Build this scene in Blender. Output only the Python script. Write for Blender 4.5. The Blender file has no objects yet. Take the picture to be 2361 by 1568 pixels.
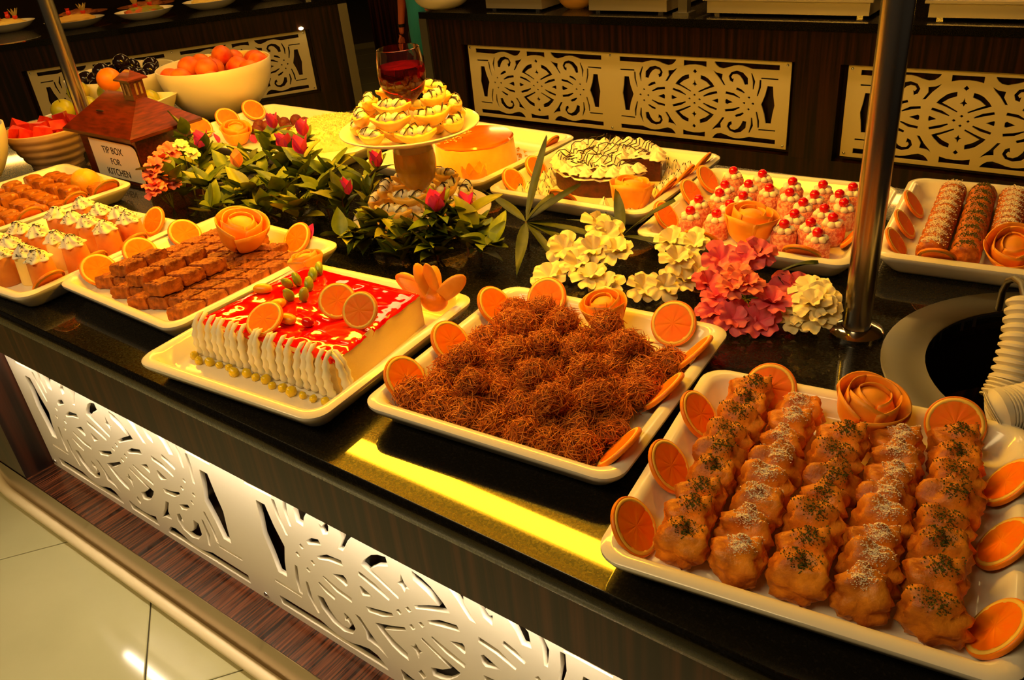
import bpy, bmesh, math, random
from math import sin, cos, pi, radians, sqrt, atan2
from mathutils import Vector, Matrix, Euler, noise

SC = bpy.context.scene
COL = SC.collection
RND = random.Random(7)

# ------------------------------------------------------------------ camera
IMG_W, IMG_H = 2361.0, 1568.0
FPX = 1934.79
YAW, PITCH, ROLL = radians(-39.598), radians(29.897), radians(-6.033)
CAM_Z = 1.43
_f = Vector((sin(YAW)*cos(PITCH), cos(YAW)*cos(PITCH), -sin(PITCH)))
_r0 = Vector((cos(YAW), -sin(YAW), 0.0))
_u0 = _r0.cross(_f)
_r = cos(ROLL)*_r0 + sin(ROLL)*_u0
_u = -sin(ROLL)*_r0 + cos(ROLL)*_u0
CAM_P = Vector((0, 0, CAM_Z))
camd = bpy.data.cameras.new('camera')
camd.sensor_fit = 'HORIZONTAL'
camd.sensor_width = 36.0
camd.lens = 36.0*FPX/IMG_W
camd.clip_start = 0.02
cam = bpy.data.objects.new('camera', camd)
COL.objects.link(cam)
cam.matrix_world = Matrix(((_r.x, _u.x, -_f.x, 0), (_r.y, _u.y, -_f.y, 0), (_r.z, _u.z, -_f.z, CAM_Z), (0, 0, 0, 1)))
SC.camera = cam

def px(x, y, z):
    """photo pixel on the horizontal plane at height z"""
    d = _f + (x-IMG_W/2)/FPX*_r - (y-IMG_H/2)/FPX*_u
    return CAM_P + d*((z-CAM_Z)/d.z)
def pxy(x, y, Y):
    """photo pixel on the vertical plane at depth Y"""
    d = _f + (x-IMG_W/2)/FPX*_r - (y-IMG_H/2)/FPX*_u
    return CAM_P + d*(Y/d.y)

# ------------------------------------------------------------------ world, view
w = bpy.data.worlds.new('world'); SC.world = w; w.use_nodes = True
w.node_tree.nodes['Background'].inputs[0].default_value = (1.0, .72, .42, 1)
w.node_tree.nodes['Background'].inputs[1].default_value = 0.03
vs = SC.view_settings
vs.view_transform = 'Standard'; vs.look = 'None'; vs.exposure = 0.0; vs.gamma = 1.0; vs.use_curve_mapping = False

def area(name, loc, size, size_y, power, col, rot=(0, 0, 0)):
    l = bpy.data.lights.new(name, 'AREA'); l.shape = 'RECTANGLE'; l.size = size; l.size_y = size_y
    l.energy = power; l.color = col
    o = bpy.data.objects.new(name, l); o.location = loc; o.rotation_euler = rot
    COL.objects.link(o)
    return o
ROOM_H = 2.75
area('ceiling_light_aisle', (-1.5, -.75, ROOM_H-.03), 2.6, .5, 42, (1.0, .70, .30))
area('ceiling_light_back', (-2.2, 2.75, ROOM_H-.03), 2.6, .45, 26, (1.0, .62, .20))
LAMP_COL = (1.0, .47, .014)
LAMP_L = 84.0

# ------------------------------------------------------------------ helpers
def lin(c):
    return tuple((v/12.92 if v <= .04045 else ((v+.055)/1.055)**2.4) for v in c)
def C8(r, g, b): return lin((r/255, g/255, b/255))

_mc = {}
def M(name, col, rough=.5, metal=0.0, spec=.5, col2=None, vscale=12.0, vdet=4.0, lo=.35, hi=.65, stretch=None,
      bump=0.0, bscale=60.0, bstretch=None, trans=0.0, ior=1.45, sss=0.0, emit=None, estr=0.0, coat=0.0, alpha=1.0, coords='Object', rvar=0.0):
    if name in _mc: return _mc[name]
    m = bpy.data.materials.new(name); m.use_nodes = True; _mc[name] = m
    nt = m.node_tree; N = nt.nodes; L = nt.links; b = N['Principled BSDF']
    I = b.inputs
    I['Base Color'].default_value = (*col, 1); I['Roughness'].default_value = rough; I['Metallic'].default_value = metal
    I['Specular IOR Level'].default_value = spec; I['IOR'].default_value = ior
    I['Transmission Weight'].default_value = trans; I['Coat Weight'].default_value = coat; I['Coat Roughness'].default_value = .05
    if sss:
        I['Subsurface Weight'].default_value = sss; I['Subsurface Radius'].default_value = (.01, .006, .003)
    if emit:
        I['Emission Color'].default_value = (*emit, 1); I['Emission Strength'].default_value = estr
    tc = None
    def coord(st):
        nonlocal tc
        if tc is None: tc = N.new('ShaderNodeTexCoord')
        mp = N.new('ShaderNodeMapping'); L.new(tc.outputs[coords], mp.inputs['Vector'])
        if st: mp.inputs['Scale'].default_value = st
        return mp
    if col2:
        mp = coord(stretch)
        n = N.new('ShaderNodeTexNoise'); n.inputs['Scale'].default_value = vscale; n.inputs['Detail'].default_value = vdet
        L.new(mp.outputs[0], n.inputs['Vector'])
        cr = N.new('ShaderNodeValToRGB'); cr.color_ramp.elements[0].position = lo; cr.color_ramp.elements[1].position = hi
        cr.color_ramp.elements[0].color = (*col, 1); cr.color_ramp.elements[1].color = (*col2, 1)
        L.new(n.outputs['Fac'], cr.inputs['Fac'])
        out = cr.outputs['Color']
        if rvar:
            oi = N.new('ShaderNodeObjectInfo'); hs = N.new('ShaderNodeHueSaturation')
            mr = N.new('ShaderNodeMapRange'); mr.inputs['To Min'].default_value = 1-rvar; mr.inputs['To Max'].default_value = 1+rvar
            L.new(oi.outputs['Random'], mr.inputs['Value']); L.new(mr.outputs[0], hs.inputs['Value'])
            L.new(out, hs.inputs['Color']); out = hs.outputs['Color']
        L.new(out, b.inputs['Base Color'])
    if bump:
        mp = coord(bstretch)
        n = N.new('ShaderNodeTexNoise'); n.inputs['Scale'].default_value = bscale; n.inputs['Detail'].default_value = 5
        L.new(mp.outputs[0], n.inputs['Vector'])
        bp = N.new('ShaderNodeBump'); bp.inputs['Strength'].default_value = bump; bp.inputs['Distance'].default_value = .004
        L.new(n.outputs['Fac'], bp.inputs['Height']); L.new(bp.outputs['Normal'], b.inputs['Normal'])
    return m

def wm(o):
    return (wm(o.parent) @ o.matrix_basis) if o.parent else o.matrix_basis.copy()

class MB:
    """collects geometry for ONE mesh"""
    def __init__(s): s.v = []; s.f = []; s.mi = []
    def add(s, vs, fs, mi=0):
        o = len(s.v); s.v += [Vector(p) for p in vs]; s.f += [tuple(i+o for i in f) for f in fs]; s.mi += [mi]*len(fs); return s
    def box(s, x0, x1, y0, y1, z0, z1, mi=0):
        return s.add([(x0,y0,z0),(x1,y0,z0),(x1,y1,z0),(x0,y1,z0),(x0,y0,z1),(x1,y0,z1),(x1,y1,z1),(x0,y1,z1)],
            [(3,2,1,0),(4,5,6,7),(0,1,5,4),(1,2,6,5),(2,3,7,6),(3,0,4,7)], mi)
    def prism(s, poly, z0, z1, mi=0, top=True, bot=True):
        n = len(poly)
        vs = [(p[0],p[1],z0) for p in poly]+[(p[0],p[1],z1) for p in poly]
        fs = [(i,(i+1)%n,n+(i+1)%n,n+i) for i in range(n)]
        if top: fs.append(tuple(range(n,2*n)))
        if bot: fs.append(tuple(range(n-1,-1,-1)))
        return s.add(vs, fs, mi)
    def loft(s, rings, mi=0, cap0=True, cap1=True, closed=True):
        n = len(rings[0]); vs = [p for r in rings for p in r]; fs = []
        for k in range(len(rings)-1):
            for i in range(n if closed else n-1):
                a = k*n+i; b = k*n+(i+1)%n
                fs.append((a,b,b+n,a+n))
        if cap0: fs.append(tuple(range(n-1,-1,-1)))
        if cap1: fs.append(tuple((len(rings)-1)*n+i for i in range(n)))
        return s.add(vs, fs, mi)
    def lathe(s, prof, n=32, c=(0,0,0), mi=0, cap0=True, cap1=True, fn=None):
        rings = []
        for r, z in prof:
            ring = []
            for i in range(n):
                a = 2*pi*i/n
                rr = r if fn is None else r*fn(a, z)
                ring.append((c[0]+rr*cos(a), c[1]+rr*sin(a), c[2]+z))
            rings.append(ring)
        return s.loft(rings, mi, cap0, cap1)
    def tube(s, pts, rad, n=8, mi=0, cap=True, flat=1.0):
        pts = [Vector(p) for p in pts]
        if not hasattr(rad, '__len__'): rad = [rad]*len(pts)
        rings = []; up = None
        for i, p in enumerate(pts):
            t = (pts[min(i+1,len(pts)-1)]-pts[max(i-1,0)])
            t = t.normalized() if t.length > 1e-9 else Vector((0,0,1))
            if up is None:
                up = Vector((0,0,1)) if abs(t.z) < .9 else Vector((1,0,0))
            a = up.cross(t)
            if a.length < 1e-6: a = Vector((1,0,0)).cross(t)
            a.normalize(); b = t.cross(a); up = b
            rings.append([p + rad[i]*(cos(2*pi*k/n)*a + flat*sin(2*pi*k/n)*b) for k in range(n)])
        return s.loft(rings, mi, cap, cap)
    def blob(s, c, r, nu=16, nv=10, mi=0, fn=None):
        """ellipsoid; fn(unit Vector)->radius factor"""
        c = Vector(c)
        if not hasattr(r, '__len__'): r = (r,r,r)
        vs = []; fs = []
        def P(d):
            k = fn(d) if fn else 1.0
            return c + Vector((d.x*r[0]*k, d.y*r[1]*k, d.z*r[2]*k))
        vs.append(P(Vector((0,0,-1))))
        for j in range(1, nv):
            th = pi*j/nv
            for i in range(nu):
                a = 2*pi*i/nu
                vs.append(P(Vector((sin(th)*cos(a), sin(th)*sin(a), -cos(th)))))
        vs.append(P(Vector((0,0,1))))
        for i in range(nu):
            fs.append((0, 1+(i+1)%nu, 1+i))
            fs.append((len(vs)-1, 1+(nv-2)*nu+i, 1+(nv-2)*nu+(i+1)%nu))
        for j in range(nv-2):
            for i in range(nu):
                a = 1+j*nu+i; b = 1+j*nu+(i+1)%nu
                fs.append((a,b,b+nu,a+nu))
        return s.add(vs, fs, mi)
    def grid(s, fn, nu, nv, mi=0, wrap=False):
        """fn(u,v) with u,v in 0..1"""
        vs = [fn(i/nu, j/nv) for j in range(nv+1) for i in range(nu+1)]
        fs = [(j*(nu+1)+i, j*(nu+1)+i+1, (j+1)*(nu+1)+i+1, (j+1)*(nu+1)+i) for j in range(nv) for i in range(nu)]
        return s.add(vs, fs, mi)
    def tet(s, p, r, rnd, mi=0, flat=1.0):
        p = Vector(p); d = []
        q = Euler((rnd.uniform(0,6), rnd.uniform(0,6), rnd.uniform(0,6))).to_matrix()
        for k in ((1,1,1),(1,-1,-1),(-1,1,-1),(-1,-1,1)):
            e = q @ Vector(k); d.append(p + Vector((e.x, e.y, e.z*flat))*r*.6)
        return s.add(d, [(0,1,2),(0,3,1),(0,2,3),(1,3,2)], mi)
    def xf(s, m):
        s.v = [m @ p for p in s.v]; return s
    def mesh(s, name, mats, smooth=True, angle=None):
        me = bpy.data.meshes.new(name)
        me.from_pydata([tuple(p) for p in s.v], [], s.f)
        if not isinstance(mats, (list, tuple)): mats = [mats]
        for m in mats: me.materials.append(m)
        if len(mats) > 1: me.polygons.foreach_set('material_index', s.mi)
        bm = bmesh.new(); bm.from_mesh(me)
        bmesh.ops.recalc_face_normals(bm, faces=bm.faces)
        if smooth and angle is not None:
            for e in bm.edges:
                if len(e.link_faces) == 2 and e.calc_face_angle(0) > radians(angle): e.smooth = False
        bm.to_mesh(me); bm.free()
        if smooth: me.polygons.foreach_set('use_smooth', [True]*len(me.polygons))
        me.update()
        return me
    def build(s, name, mats, parent=None, smooth=True, angle=40, loc=None, world=True):
        """world coordinates -> object; origin = loc or parent's frame"""
        o = bpy.data.objects.new(name, None) if False else None
        if parent is not None and world:
            inv = wm(parent).inverted(); s.v = [inv @ p for p in s.v]
        elif loc is not None:
            L_ = Vector(loc); s.v = [p-L_ for p in s.v]
        me = s.mesh(name, mats, smooth, angle)
        o = bpy.data.objects.new(name, me); COL.objects.link(o)
        if parent is not None: o.parent = parent
        elif loc is not None: o.location = loc
        return o

def tag(o, label=None, cat=None, group=None, kind=None):
    if label: o['label'] = label
    if cat: o['category'] = cat
    if group: o['group'] = group
    if kind: o['kind'] = kind
    return o
def thing(name, label, cat, loc=(0,0,0), rz=0.0, group=None, rot=None):
    o = bpy.data.objects.new(name, None); COL.objects.link(o)
    o.empty_display_size = .05
    o.location = loc; o.rotation_euler = rot if rot else (0,0,rz)
    return tag(o, label, cat, group)
def inst(name, me, loc=(0,0,0), rot=(0,0,0), sc=1.0, parent=None):
    o = bpy.data.objects.new(name, me); COL.objects.link(o)
    o.location = loc; o.rotation_euler = rot; o.scale = (sc,sc,sc) if not hasattr(sc,'__len__') else sc
    if parent is not None: o.parent = parent
    return o
def curve_plate(polys_out, holes, thick, bevel=0.0):
    """flat plate in XY with holes -> mesh (z from -thick/2 to thick/2)"""
    cu = bpy.data.curves.new('plate', 'CURVE'); cu.dimensions = '2D'; cu.fill_mode = 'BOTH'
    cu.extrude = thick/2-bevel; cu.bevel_depth = bevel; cu.bevel_resolution = 0
    for poly in list(polys_out)+list(holes):
        sp = cu.splines.new('POLY'); sp.points.add(len(poly)-1)
        for p, q in zip(sp.points, poly): p.co = (q[0], q[1], 0, 1)
        sp.use_cyclic_u = True
    ob = bpy.data.objects.new('plate', cu); COL.objects.link(ob)
    dg = bpy.context.evaluated_depsgraph_get()
    me = bpy.data.meshes.new_from_object(ob.evaluated_get(dg))
    bpy.data.objects.remove(ob); bpy.data.curves.remove(cu)
    return me
def text_mesh(txt, size, thick, mat):
    cu = bpy.data.curves.new('txt', 'FONT'); cu.body = txt; cu.size = size; cu.extrude = thick; cu.align_x = 'CENTER'; cu.align_y = 'CENTER'
    ob = bpy.data.objects.new('txt', cu); COL.objects.link(ob)
    dg = bpy.context.evaluated_depsgraph_get()
    me = bpy.data.meshes.new_from_object(ob.evaluated_get(dg)); me.materials.clear(); me.materials.append(mat)
    bpy.data.objects.remove(ob); bpy.data.curves.remove(cu)
    return me
def sn(p, s, seed=0.0):
    return noise.noise(Vector((p[0]*s+seed, p[1]*s-seed*1.7, p[2]*s+seed*.6)))

def rest(o, z):
    """lower or raise an object so that its lowest vertex is at height z"""
    m = o.matrix_basis; o.location.z += z-min((m @ v.co).z for v in o.data.vertices); return o
def relax2(pts, r, bx_, by_, obstacles=(), it=200):
    """move discs apart in the plane, out of round obstacles and inside the bounds"""
    P = [list(p) for p in pts]
    for _ in range(it):
        for i in range(len(P)):
            for j in range(i):
                dx, dy = P[i][0]-P[j][0], P[i][1]-P[j][1]; d = sqrt(dx*dx+dy*dy) or 1e-6
                if d < 2*r:
                    k = (2*r-d)/d*.5; P[i][0] += dx*k; P[i][1] += dy*k; P[j][0] -= dx*k; P[j][1] -= dy*k
            for ox, oy, orr in obstacles:
                dx, dy = P[i][0]-ox, P[i][1]-oy; d = sqrt(dx*dx+dy*dy) or 1e-6
                if d < r+orr: k = (r+orr-d)/d; P[i][0] += dx*k; P[i][1] += dy*k
            P[i][0] = max(bx_[0], min(bx_[1], P[i][0])); P[i][1] = max(by_[0], min(by_[1], P[i][1]))
    return P
def pack(radii, wall, seed, spread=.06, it=320):
    """let balls settle in a bowl; wall(p, r) pushes a ball back inside"""
    rr = random.Random(seed); P = []; z = .05
    for r in radii:
        P.append(Vector((rr.uniform(-spread,spread), rr.uniform(-spread,spread), z))); z += r*.42
    n = len(P)
    for s in range(it):
        g = .004 if s < it*.7 else .0006*(1-s/it)
        for p in P: p.z -= g
        for _ in range(2):
            for i in range(n):
                pi_, ri = P[i], radii[i]
                for j in range(i):
                    d = pi_-P[j]; m = ri+radii[j]
                    if abs(d.x) > m or abs(d.y) > m or abs(d.z) > m: continue
                    L_ = d.length
                    if 1e-7 < L_ < m: d *= (m-L_)/L_*.5; P[i] += d; P[j] -= d
                wall(P[i], ri)
    return P
def round_wall(prof, lid):
    """prof: inner (radius, height) from the centre of the floor to the rim"""
    def f(p, r):
        rho = sqrt(p.x*p.x+p.y*p.y) or 1e-6; best = (9,0,0)
        for (r0,z0),(r1,z1) in zip(prof, prof[1:]):
            dx, dz = r1-r0, z1-z0; t = max(0,min(1,((rho-r0)*dx+(p.z-z0)*dz)/(dx*dx+dz*dz))); a, b = r0+dx*t, z0+dz*t
            d = sqrt((rho-a)**2+(p.z-b)**2)
            if d < best[0]: L_ = sqrt(dx*dx+dz*dz); best = (d, (rho-a)*-dz/L_+(p.z-b)*dx/L_, (-dz/L_, dx/L_))
        if best[0] < r or (best[1] < 0 and p.z < prof[-1][1]):
            k = r-best[1] if best[1] < r else 0
            nr = rho+best[2][0]*k; p.z += best[2][1]*k; p.x *= nr/rho; p.y *= nr/rho; rho = abs(nr)
        if rho > lid: p.x *= lid/rho; p.y *= lid/rho
    return f
# ------------------------------------------------------------------ materials
CERAMIC = M('ceramic_white', C8(243,236,222), .16, spec=.5, coat=.3)
CREAM_BOWL = M('ceramic_cream', C8(240,228,205), .3)
SATIN = M('satin_pan_steel', C8(200,190,170), .5, .85)
STEEL = M('brushed_steel', C8(190,186,178), .24, 1.0)
DSTEEL = M('satin_steel', C8(150,146,138), .42, 1.0)
CHROME = M('chrome', C8(225,225,225), .1, 1.0)
WHITE_PANEL = M('fretwork_white', C8(240,230,208), .38)
PANEL_B = M('fretwork_cream', C8(232,214,160), .45)
WOODX = M('ebony_wood', C8(26,14,8), .36, col2=C8(84,46,24), vscale=5, vdet=8, stretch=(14,1,.25), lo=.42, hi=.72)
WOOD_V = M('ebony_wood_vertical', C8(20,10,7), .28, col2=C8(66,30,15), vscale=5, vdet=8, stretch=(10,10,.3), lo=.42, hi=.75)
WOOD_LEDGE = M('ebony_wood_ledge', C8(26,12,8), .22, col2=C8(112,60,34), vscale=5, vdet=9, stretch=(40,1.2,9), lo=.38, hi=.7, coat=.3)
BRONZE = M('bronze_skirting', C8(150,128,96), .16, 1.0)
TRIM_CREAM = M('cream_trim', C8(244,224,180), .3)
TILE = M('floor_tile', C8(188,182,138), .09, col2=C8(180,174,130), vscale=3, coat=.3)
GROUT = M('grout', C8(70,60,45), .8)
DARK = M('black_void', C8(8,6,5), .5)
PLASTER = M('warm_plaster', C8(150,120,85), .9)

def granite():
    m = bpy.data.materials.new('black_granite'); m.use_nodes = True
    nt = m.node_tree; N = nt.nodes; L = nt.links; b = N['Principled BSDF']
    tc = N.new('ShaderNodeTexCoord')
    n = N.new('ShaderNodeTexNoise'); n.inputs['Scale'].default_value = 260; n.inputs['Detail'].default_value = 3
    L.new(tc.outputs['Object'], n.inputs['Vector'])
    cr = N.new('ShaderNodeValToRGB'); e = cr.color_ramp.elements
    e[0].position = .55; e[0].color = (.005,.004,.003,1); e[1].position = .8; e[1].color = (.016,.013,.010,1)
    L.new(n.outputs['Fac'], cr.inputs['Fac']); L.new(cr.outputs['Color'], b.inputs['Base Color'])
    r = N.new('ShaderNodeValToRGB'); r.color_ramp.elements[0].position = .3; r.color_ramp.elements[0].color = (.20,.20,.20,1)
    r.color_ramp.elements[1].position = .7; r.color_ramp.elements[1].color = (.34,.34,.34,1)
    L.new(n.outputs['Fac'], r.inputs['Fac']); L.new(r.outputs['Color'], b.inputs['Roughness'])
    b.inputs['Specular IOR Level'].default_value = .15
    b.inputs['Coat Weight'].default_value = .8; b.inputs['Coat Roughness'].default_value = .035
    return m
GRANITE = granite()

# ------------------------------------------------------------------ floor (60 cm tiles laid at an angle), ceiling, far wall
FL = tag(MB().box(-9.5, 4.5, -3.5, 8.5, -.06, -.006).build('floor', GROUT, smooth=False), kind='structure')
TA = radians(54.4)
ta, tb = Vector((cos(TA), sin(TA), 0)), Vector((-sin(TA), cos(TA), 0))
def corner_of_tiles():
    p1 = px(0,1290,0); p2 = px(348,1385,0)
    # joint through p1 runs along ta, joint through p2 along tb
    return p1 + ta*((p2-p1).dot(ta))
T0 = corner_of_tiles()
TS = .596
mb = MB(); g_ = .0016
mb.add([(g_,g_,-.012),(TS-g_,g_,-.012),(TS-g_,TS-g_,-.012),(g_,TS-g_,-.012),(g_,g_,-.001),(TS-g_,g_,-.001),(TS-g_,TS-g_,-.001),(g_,TS-g_,-.001),
        (g_+.002,g_+.002,0),(TS-g_-.002,g_+.002,0),(TS-g_-.002,TS-g_-.002,0),(g_+.002,TS-g_-.002,0)],
       [(0,1,5,4),(1,2,6,5),(2,3,7,6),(3,0,4,7),(4,5,9,8),(5,6,10,9),(6,7,11,10),(7,4,8,11),(8,9,10,11)])
tile_me = mb.mesh('floor_tile', TILE, smooth=False)
for i in range(-14, 14):
    for j in range(-14, 14):
        p = T0 + ta*(i*TS) + tb*(j*TS)
        if -6.3 < p.x < 1.2 and -1.2 < p.y < 5.6:
            inst('floor_tile', tile_me, (p.x,p.y,0), (0,0,TA), parent=FL)
tag(MB().box(-9.5, 4.5, -3.5, 8.5, ROOM_H, ROOM_H+.06).build('ceiling', PLASTER, smooth=False), kind='structure')
tag(MB().box(-9.5, 4.5, 8.4, 8.5, 0, ROOM_H).build('wall_back', M('dark_wall', C8(60,38,22), .6), smooth=False), kind='structure')
tag(MB().box(-9.5, -9.4, -3.5, 8.4, 0, ROOM_H).build('wall_left', M('dark_wall', C8(60,38,22), .6), smooth=False), kind='structure')

# ------------------------------------------------------------------ fretwork motif (one quadrant mirrored)
def strip(path, ws):
    if not hasattr(ws,'__len__'): ws = [ws]*len(path)
    P = [Vector((a,b)) for a,b in path]; Lp, Rp = [], []
    for i,p in enumerate(P):
        t = (P[min(i+1,len(P)-1)]-P[max(i-1,0)]).normalized(); n = Vector((-t.y,t.x))
        Lp.append(p+n*ws[i]*.6); Rp.append(p-n*ws[i]*.6)
    return [tuple(q) for q in Lp+Rp[::-1]]
def fret_holes():
    """holes of one motif; x,y in -1..1 by -.5.. .5"""
    H = []
    quad = [
     [(.90,.464),(.90,.404),(.62,.40),(.56,.42),(.515,.432),(.47,.434),(.42,.425),(.37,.405),(.31,.388),(.265,.398),(.235,.425),(.215,.455),(.215,.466)],
     strip([(.895,.30),(.715,.303)], .017), strip([(.712,.285),(.71,.20),(.685,.09)], [.017,.02,.014]),
     strip([(.615,.355),(.645,.26),(.638,.165)], [.012,.024,.012]),
     strip([(.565,.215),(.552,.283),(.51,.335),(.46,.354),(.41,.34),(.387,.30),(.402,.262),(.428,.258)], [.034,.052,.046,.036,.028,.027,.034,.05]),
     strip([(.55,.118),(.505,.148),(.46,.166)], [.016,.03,.026]),
     strip([(.505,.055),(.43,.094),(.345,.108)], [.014,.03,.028]),
     [(.60,.052),(.617,.07),(.60,.088),(.583,.07)],
     [(.195,.372),(.245,.338),(.31,.327),(.303,.27),(.347,.19),(.318,.192),(.27,.272),(.222,.33)],
     [(.065,.297),(.11,.285),(.15,.262),(.20,.208),(.226,.168),(.13,.124),(.045,.08),(.038,.098),(.12,.148),(.172,.175),(.125,.215),(.062,.247)],
     strip([(.255,.105),(.17,.078),(.10,.042)], [.026,.03,.014]),
    ]
    for q in quad:
        for sx in (1,-1):
            for sy in (1,-1): H.append([(x*sx, y*sy) for x,y in q])
    for sy in (1,-1):   # on the vertical axis
        H.append([(x,y*sy) for x,y in [(-.13,.462),(.13,.462),(.13,.392),(.07,.409),(0,.415),(-.07,.409),(-.13,.392)]])
        H.append([(x,y*sy) for x,y in [(0,.365),(.024,.335),(0,.305),(-.024,.335)]])
        H.append([(x,y*sy) for x,y in [(0,.245),(.010,.2),(.034,.178),(.012,.172),(0,.142),(-.012,.172),(-.034,.178),(-.010,.2)]])
        H.append([(x,y*sy) for x,y in [(0,.068),(.018,.05),(0,.032),(-.018,.05)]])
    for sx in (1,-1):   # on the horizontal axis
        H.append([(x*sx,y) for x,y in [(.845,.22),(.785,.22),(.765,.11),(.73,0),(.765,-.11),(.785,-.22),(.845,-.22),(.855,-.11),(.872,0),(.855,.11)]])
        H.append([(x*sx,y) for x,y in [(.435,0),(.36,.034),(.345,.02),(.345,-.02),(.36,-.034)]])
        H.append([(x*sx,y) for x,y in [(.195,0),(.262,.03),(.27,.02),(.27,-.02),(.262,-.03)]])
        for cx_ in (.645,.55,.058): H.append([(x*sx,y) for x,y in [(cx_,.018),(cx_+.018,0),(cx_,-.018),(cx_-.018,0)]])
    return H
FH = fret_holes()
def fret_mesh(width, height, motifs, mat, thick=.008):
    """plate centred on 0; local X along, local Y up, Z out"""
    mw = width/motifs; holes = []
    for k in range(motifs):
        cx_ = -width/2 + mw*(k+.5)
        for h in FH: holes.append([(cx_+x*mw/2*.985, y*height*.985) for x,y in h])
    me = curve_plate([[(-width/2,-height/2),(width/2,-height/2),(width/2,height/2),(-width/2,height/2)]], holes, thick, .0008)
    me.materials.clear(); me.materials.append(mat)
    return me
mb = MB(); mb.lathe([(.0001,0),(.006,0),(.006,.002),(.004,.004),(.0001,.0045)], 12)
SCREW_ME = mb.mesh('screw', CHROME)
def fret_panel(parent, centre, width, height, motifs, mat, rz=0.0, thick=.008):
    """upright panel whose face looks to local -Y turned by rz"""
    o = inst('fretwork_panel', fret_mesh(width, height, motifs, mat, thick), rot=(pi/2,0,rz))
    o.parent = parent
    o.matrix_basis = wm(parent).inverted() @ Matrix.Translation(centre) @ Euler((pi/2,0,rz)).to_matrix().to_4x4()
    mw = width/motifs
    for k in range(motifs+1):
        for s in (1,-1):
            x = -width/2+mw*k; x = max(-width/2+.018, min(width/2-.018, x))
            inst('screw', SCREW_ME, (x, s*(height/2-.018), thick/2), parent=o)
    return o

# ------------------------------------------------------------------ main dessert counter with a rounded end
CT = .73                      # counter top height
YF, YB = .547, 1.862           # front and back edges of the top
CYC, CXE = (YF+YB)/2, -2.33   # rounded end
XR = 1.3
def stadium(off, n=28):
    # front edge, rounded corner, angled wing, back edge
    P = [(XR, YF)]
    for i in range(n+1):
        a = radians(36)*i/n
        P.append((-2.30-.5*sin(a), YF+.5*(1-cos(a))))
    P += [(-3.40, YF+.5*(1-cos(radians(36)))+(3.40-2.594)*.7265), (-3.40, YB), (XR, YB)]
    V_ = [Vector(p) for p in P]; Q = []
    for i,p in enumerate(V_):
        a = (p-V_[i-1]).normalized(); b = (V_[(i+1)%len(V_)]-p).normalized()
        na = Vector((a.y,-a.x)); nb = Vector((b.y,-b.x)); m = (na+nb); m = m/max(.3,m.dot(na)) if m.length > 1e-6 else na
        Q.append(tuple(p-m*off))
    return Q[::-1]
NX0, NX1, NZ0, NZ1, ND = -2.165, -.345, .125, .585, .115
def stadium_niche(off, n=28):
    P = stadium(off, n)[::-1]
    # P[0] is front right, P[1] start of the curve at the front left
    y = P[0][1]
    return [P[0], (NX1,y), (NX1,YF+ND), (NX0,YF+ND), (NX0,y)] + P[1:]
CTR = thing('buffet_counter', 'dark wooden dessert counter with black granite top, rounded end and backlit fretwork', 'counter', (-1.5, CYC, 0))
# granite slab with the round soup-well hole
hole = [(0+.2*cos(2*pi*i/48), 1.228+.2*sin(2*pi*i/48)) for i in range(48)]
me = curve_plate([stadium(0.0)], [hole], .04, .003); me.materials.clear(); me.materials.append(GRANITE)
o = inst('countertop', me, (1.5, -CYC, CT-.02), parent=CTR)
MB().prism(stadium(-.008), NZ1, CT-.04, top=False).build('apron', WOODX, CTR, angle=30)
b_ = MB(); b_.prism(stadium_niche(-.008), NZ0, NZ1, top=False, bot=False).build('body', WOOD_V, CTR, angle=30)
MB().box(NX0, NX1, YF+.008, YF+ND, NZ0-.012, NZ0).build('niche_ledge', WOOD_LEDGE, CTR, smooth=False)
MB().prism(stadium(-.006), .012, NZ0-.001).build('skirting', BRONZE, CTR, angle=30)
# cream bumper trim at the floor, swept round the end
S = stadium(.004, 40)[1:]+stadium(.004,40)[:0]
ring = [(p[0], p[1], .016) for p in S]
MB().tube(ring, .015, 10).build('bumper_trim', TRIM_CREAM, CTR)
fp = fret_panel(CTR, Vector((-1.257, YF+.088, NZ0+.215)), 1.805, .43, 2, WHITE_PANEL, thick=.010)
LEDW = M('led_warm_white', C8(255,240,215), emit=(1.0,.82,.58), estr=46)
MB().box(NX0+.02, NX1-.02, YF+.030, YF+.048, NZ1-.012, NZ1-.001).build('led_strip', LEDW, CTR, smooth=False)
# steel ring and black well
mb = MB(); mb.lathe([(.197,-.02),(.197,.001),(.199,.002),(.256,.002),(.258,.0012),(.258,-.0005)], 64, (0,1.228,CT), cap0=False, cap1=False)
mb.build('well_ring', DSTEEL, CTR)
mb = MB(); mb.lathe([(.199,0),(.199,-.19),(.0001,-.2)], 48, (0,1.228,CT-.001), cap0=False, cap1=True)
mb.build('well_pot', M('well_black', C8(10,8,7), .35), CTR)

# ------------------------------------------------------------------ light gantry over the counter
GAN = thing('light_gantry', 'steel poles carrying a warm light canopy above the dessert counter', 'gantry', (-1.43, 1.215, CT))
for gx in (-2.556, -.302):
    mb = MB(); mb.lathe([(.0001,0),(.021,0),(.021,.715)], 24, (gx,1.215,CT), cap1=False)
    po = mb.build('pole', STEEL, GAN)
    mb = MB(); mb.lathe([(.0001,0),(.041,0),(.041,.005),(.036,.009),(.022,.011)], 28, (gx,1.215,CT), cap1=False)
    mb.build('flange', CHROME, po)
GZ = 1.455
CANOPY = M('canopy_walnut', C8(150,104,52), .5)
MB().box(-2.75, -.12, 1.215-.24, 1.215+.24, GZ+.03, GZ+.07).build('canopy', CANOPY, GAN, smooth=False)
TUBE = M('lamp_tube', (1,.8,.4), emit=LAMP_COL, estr=LAMP_L)
LX0, LX1 = -2.42, -.66
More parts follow.
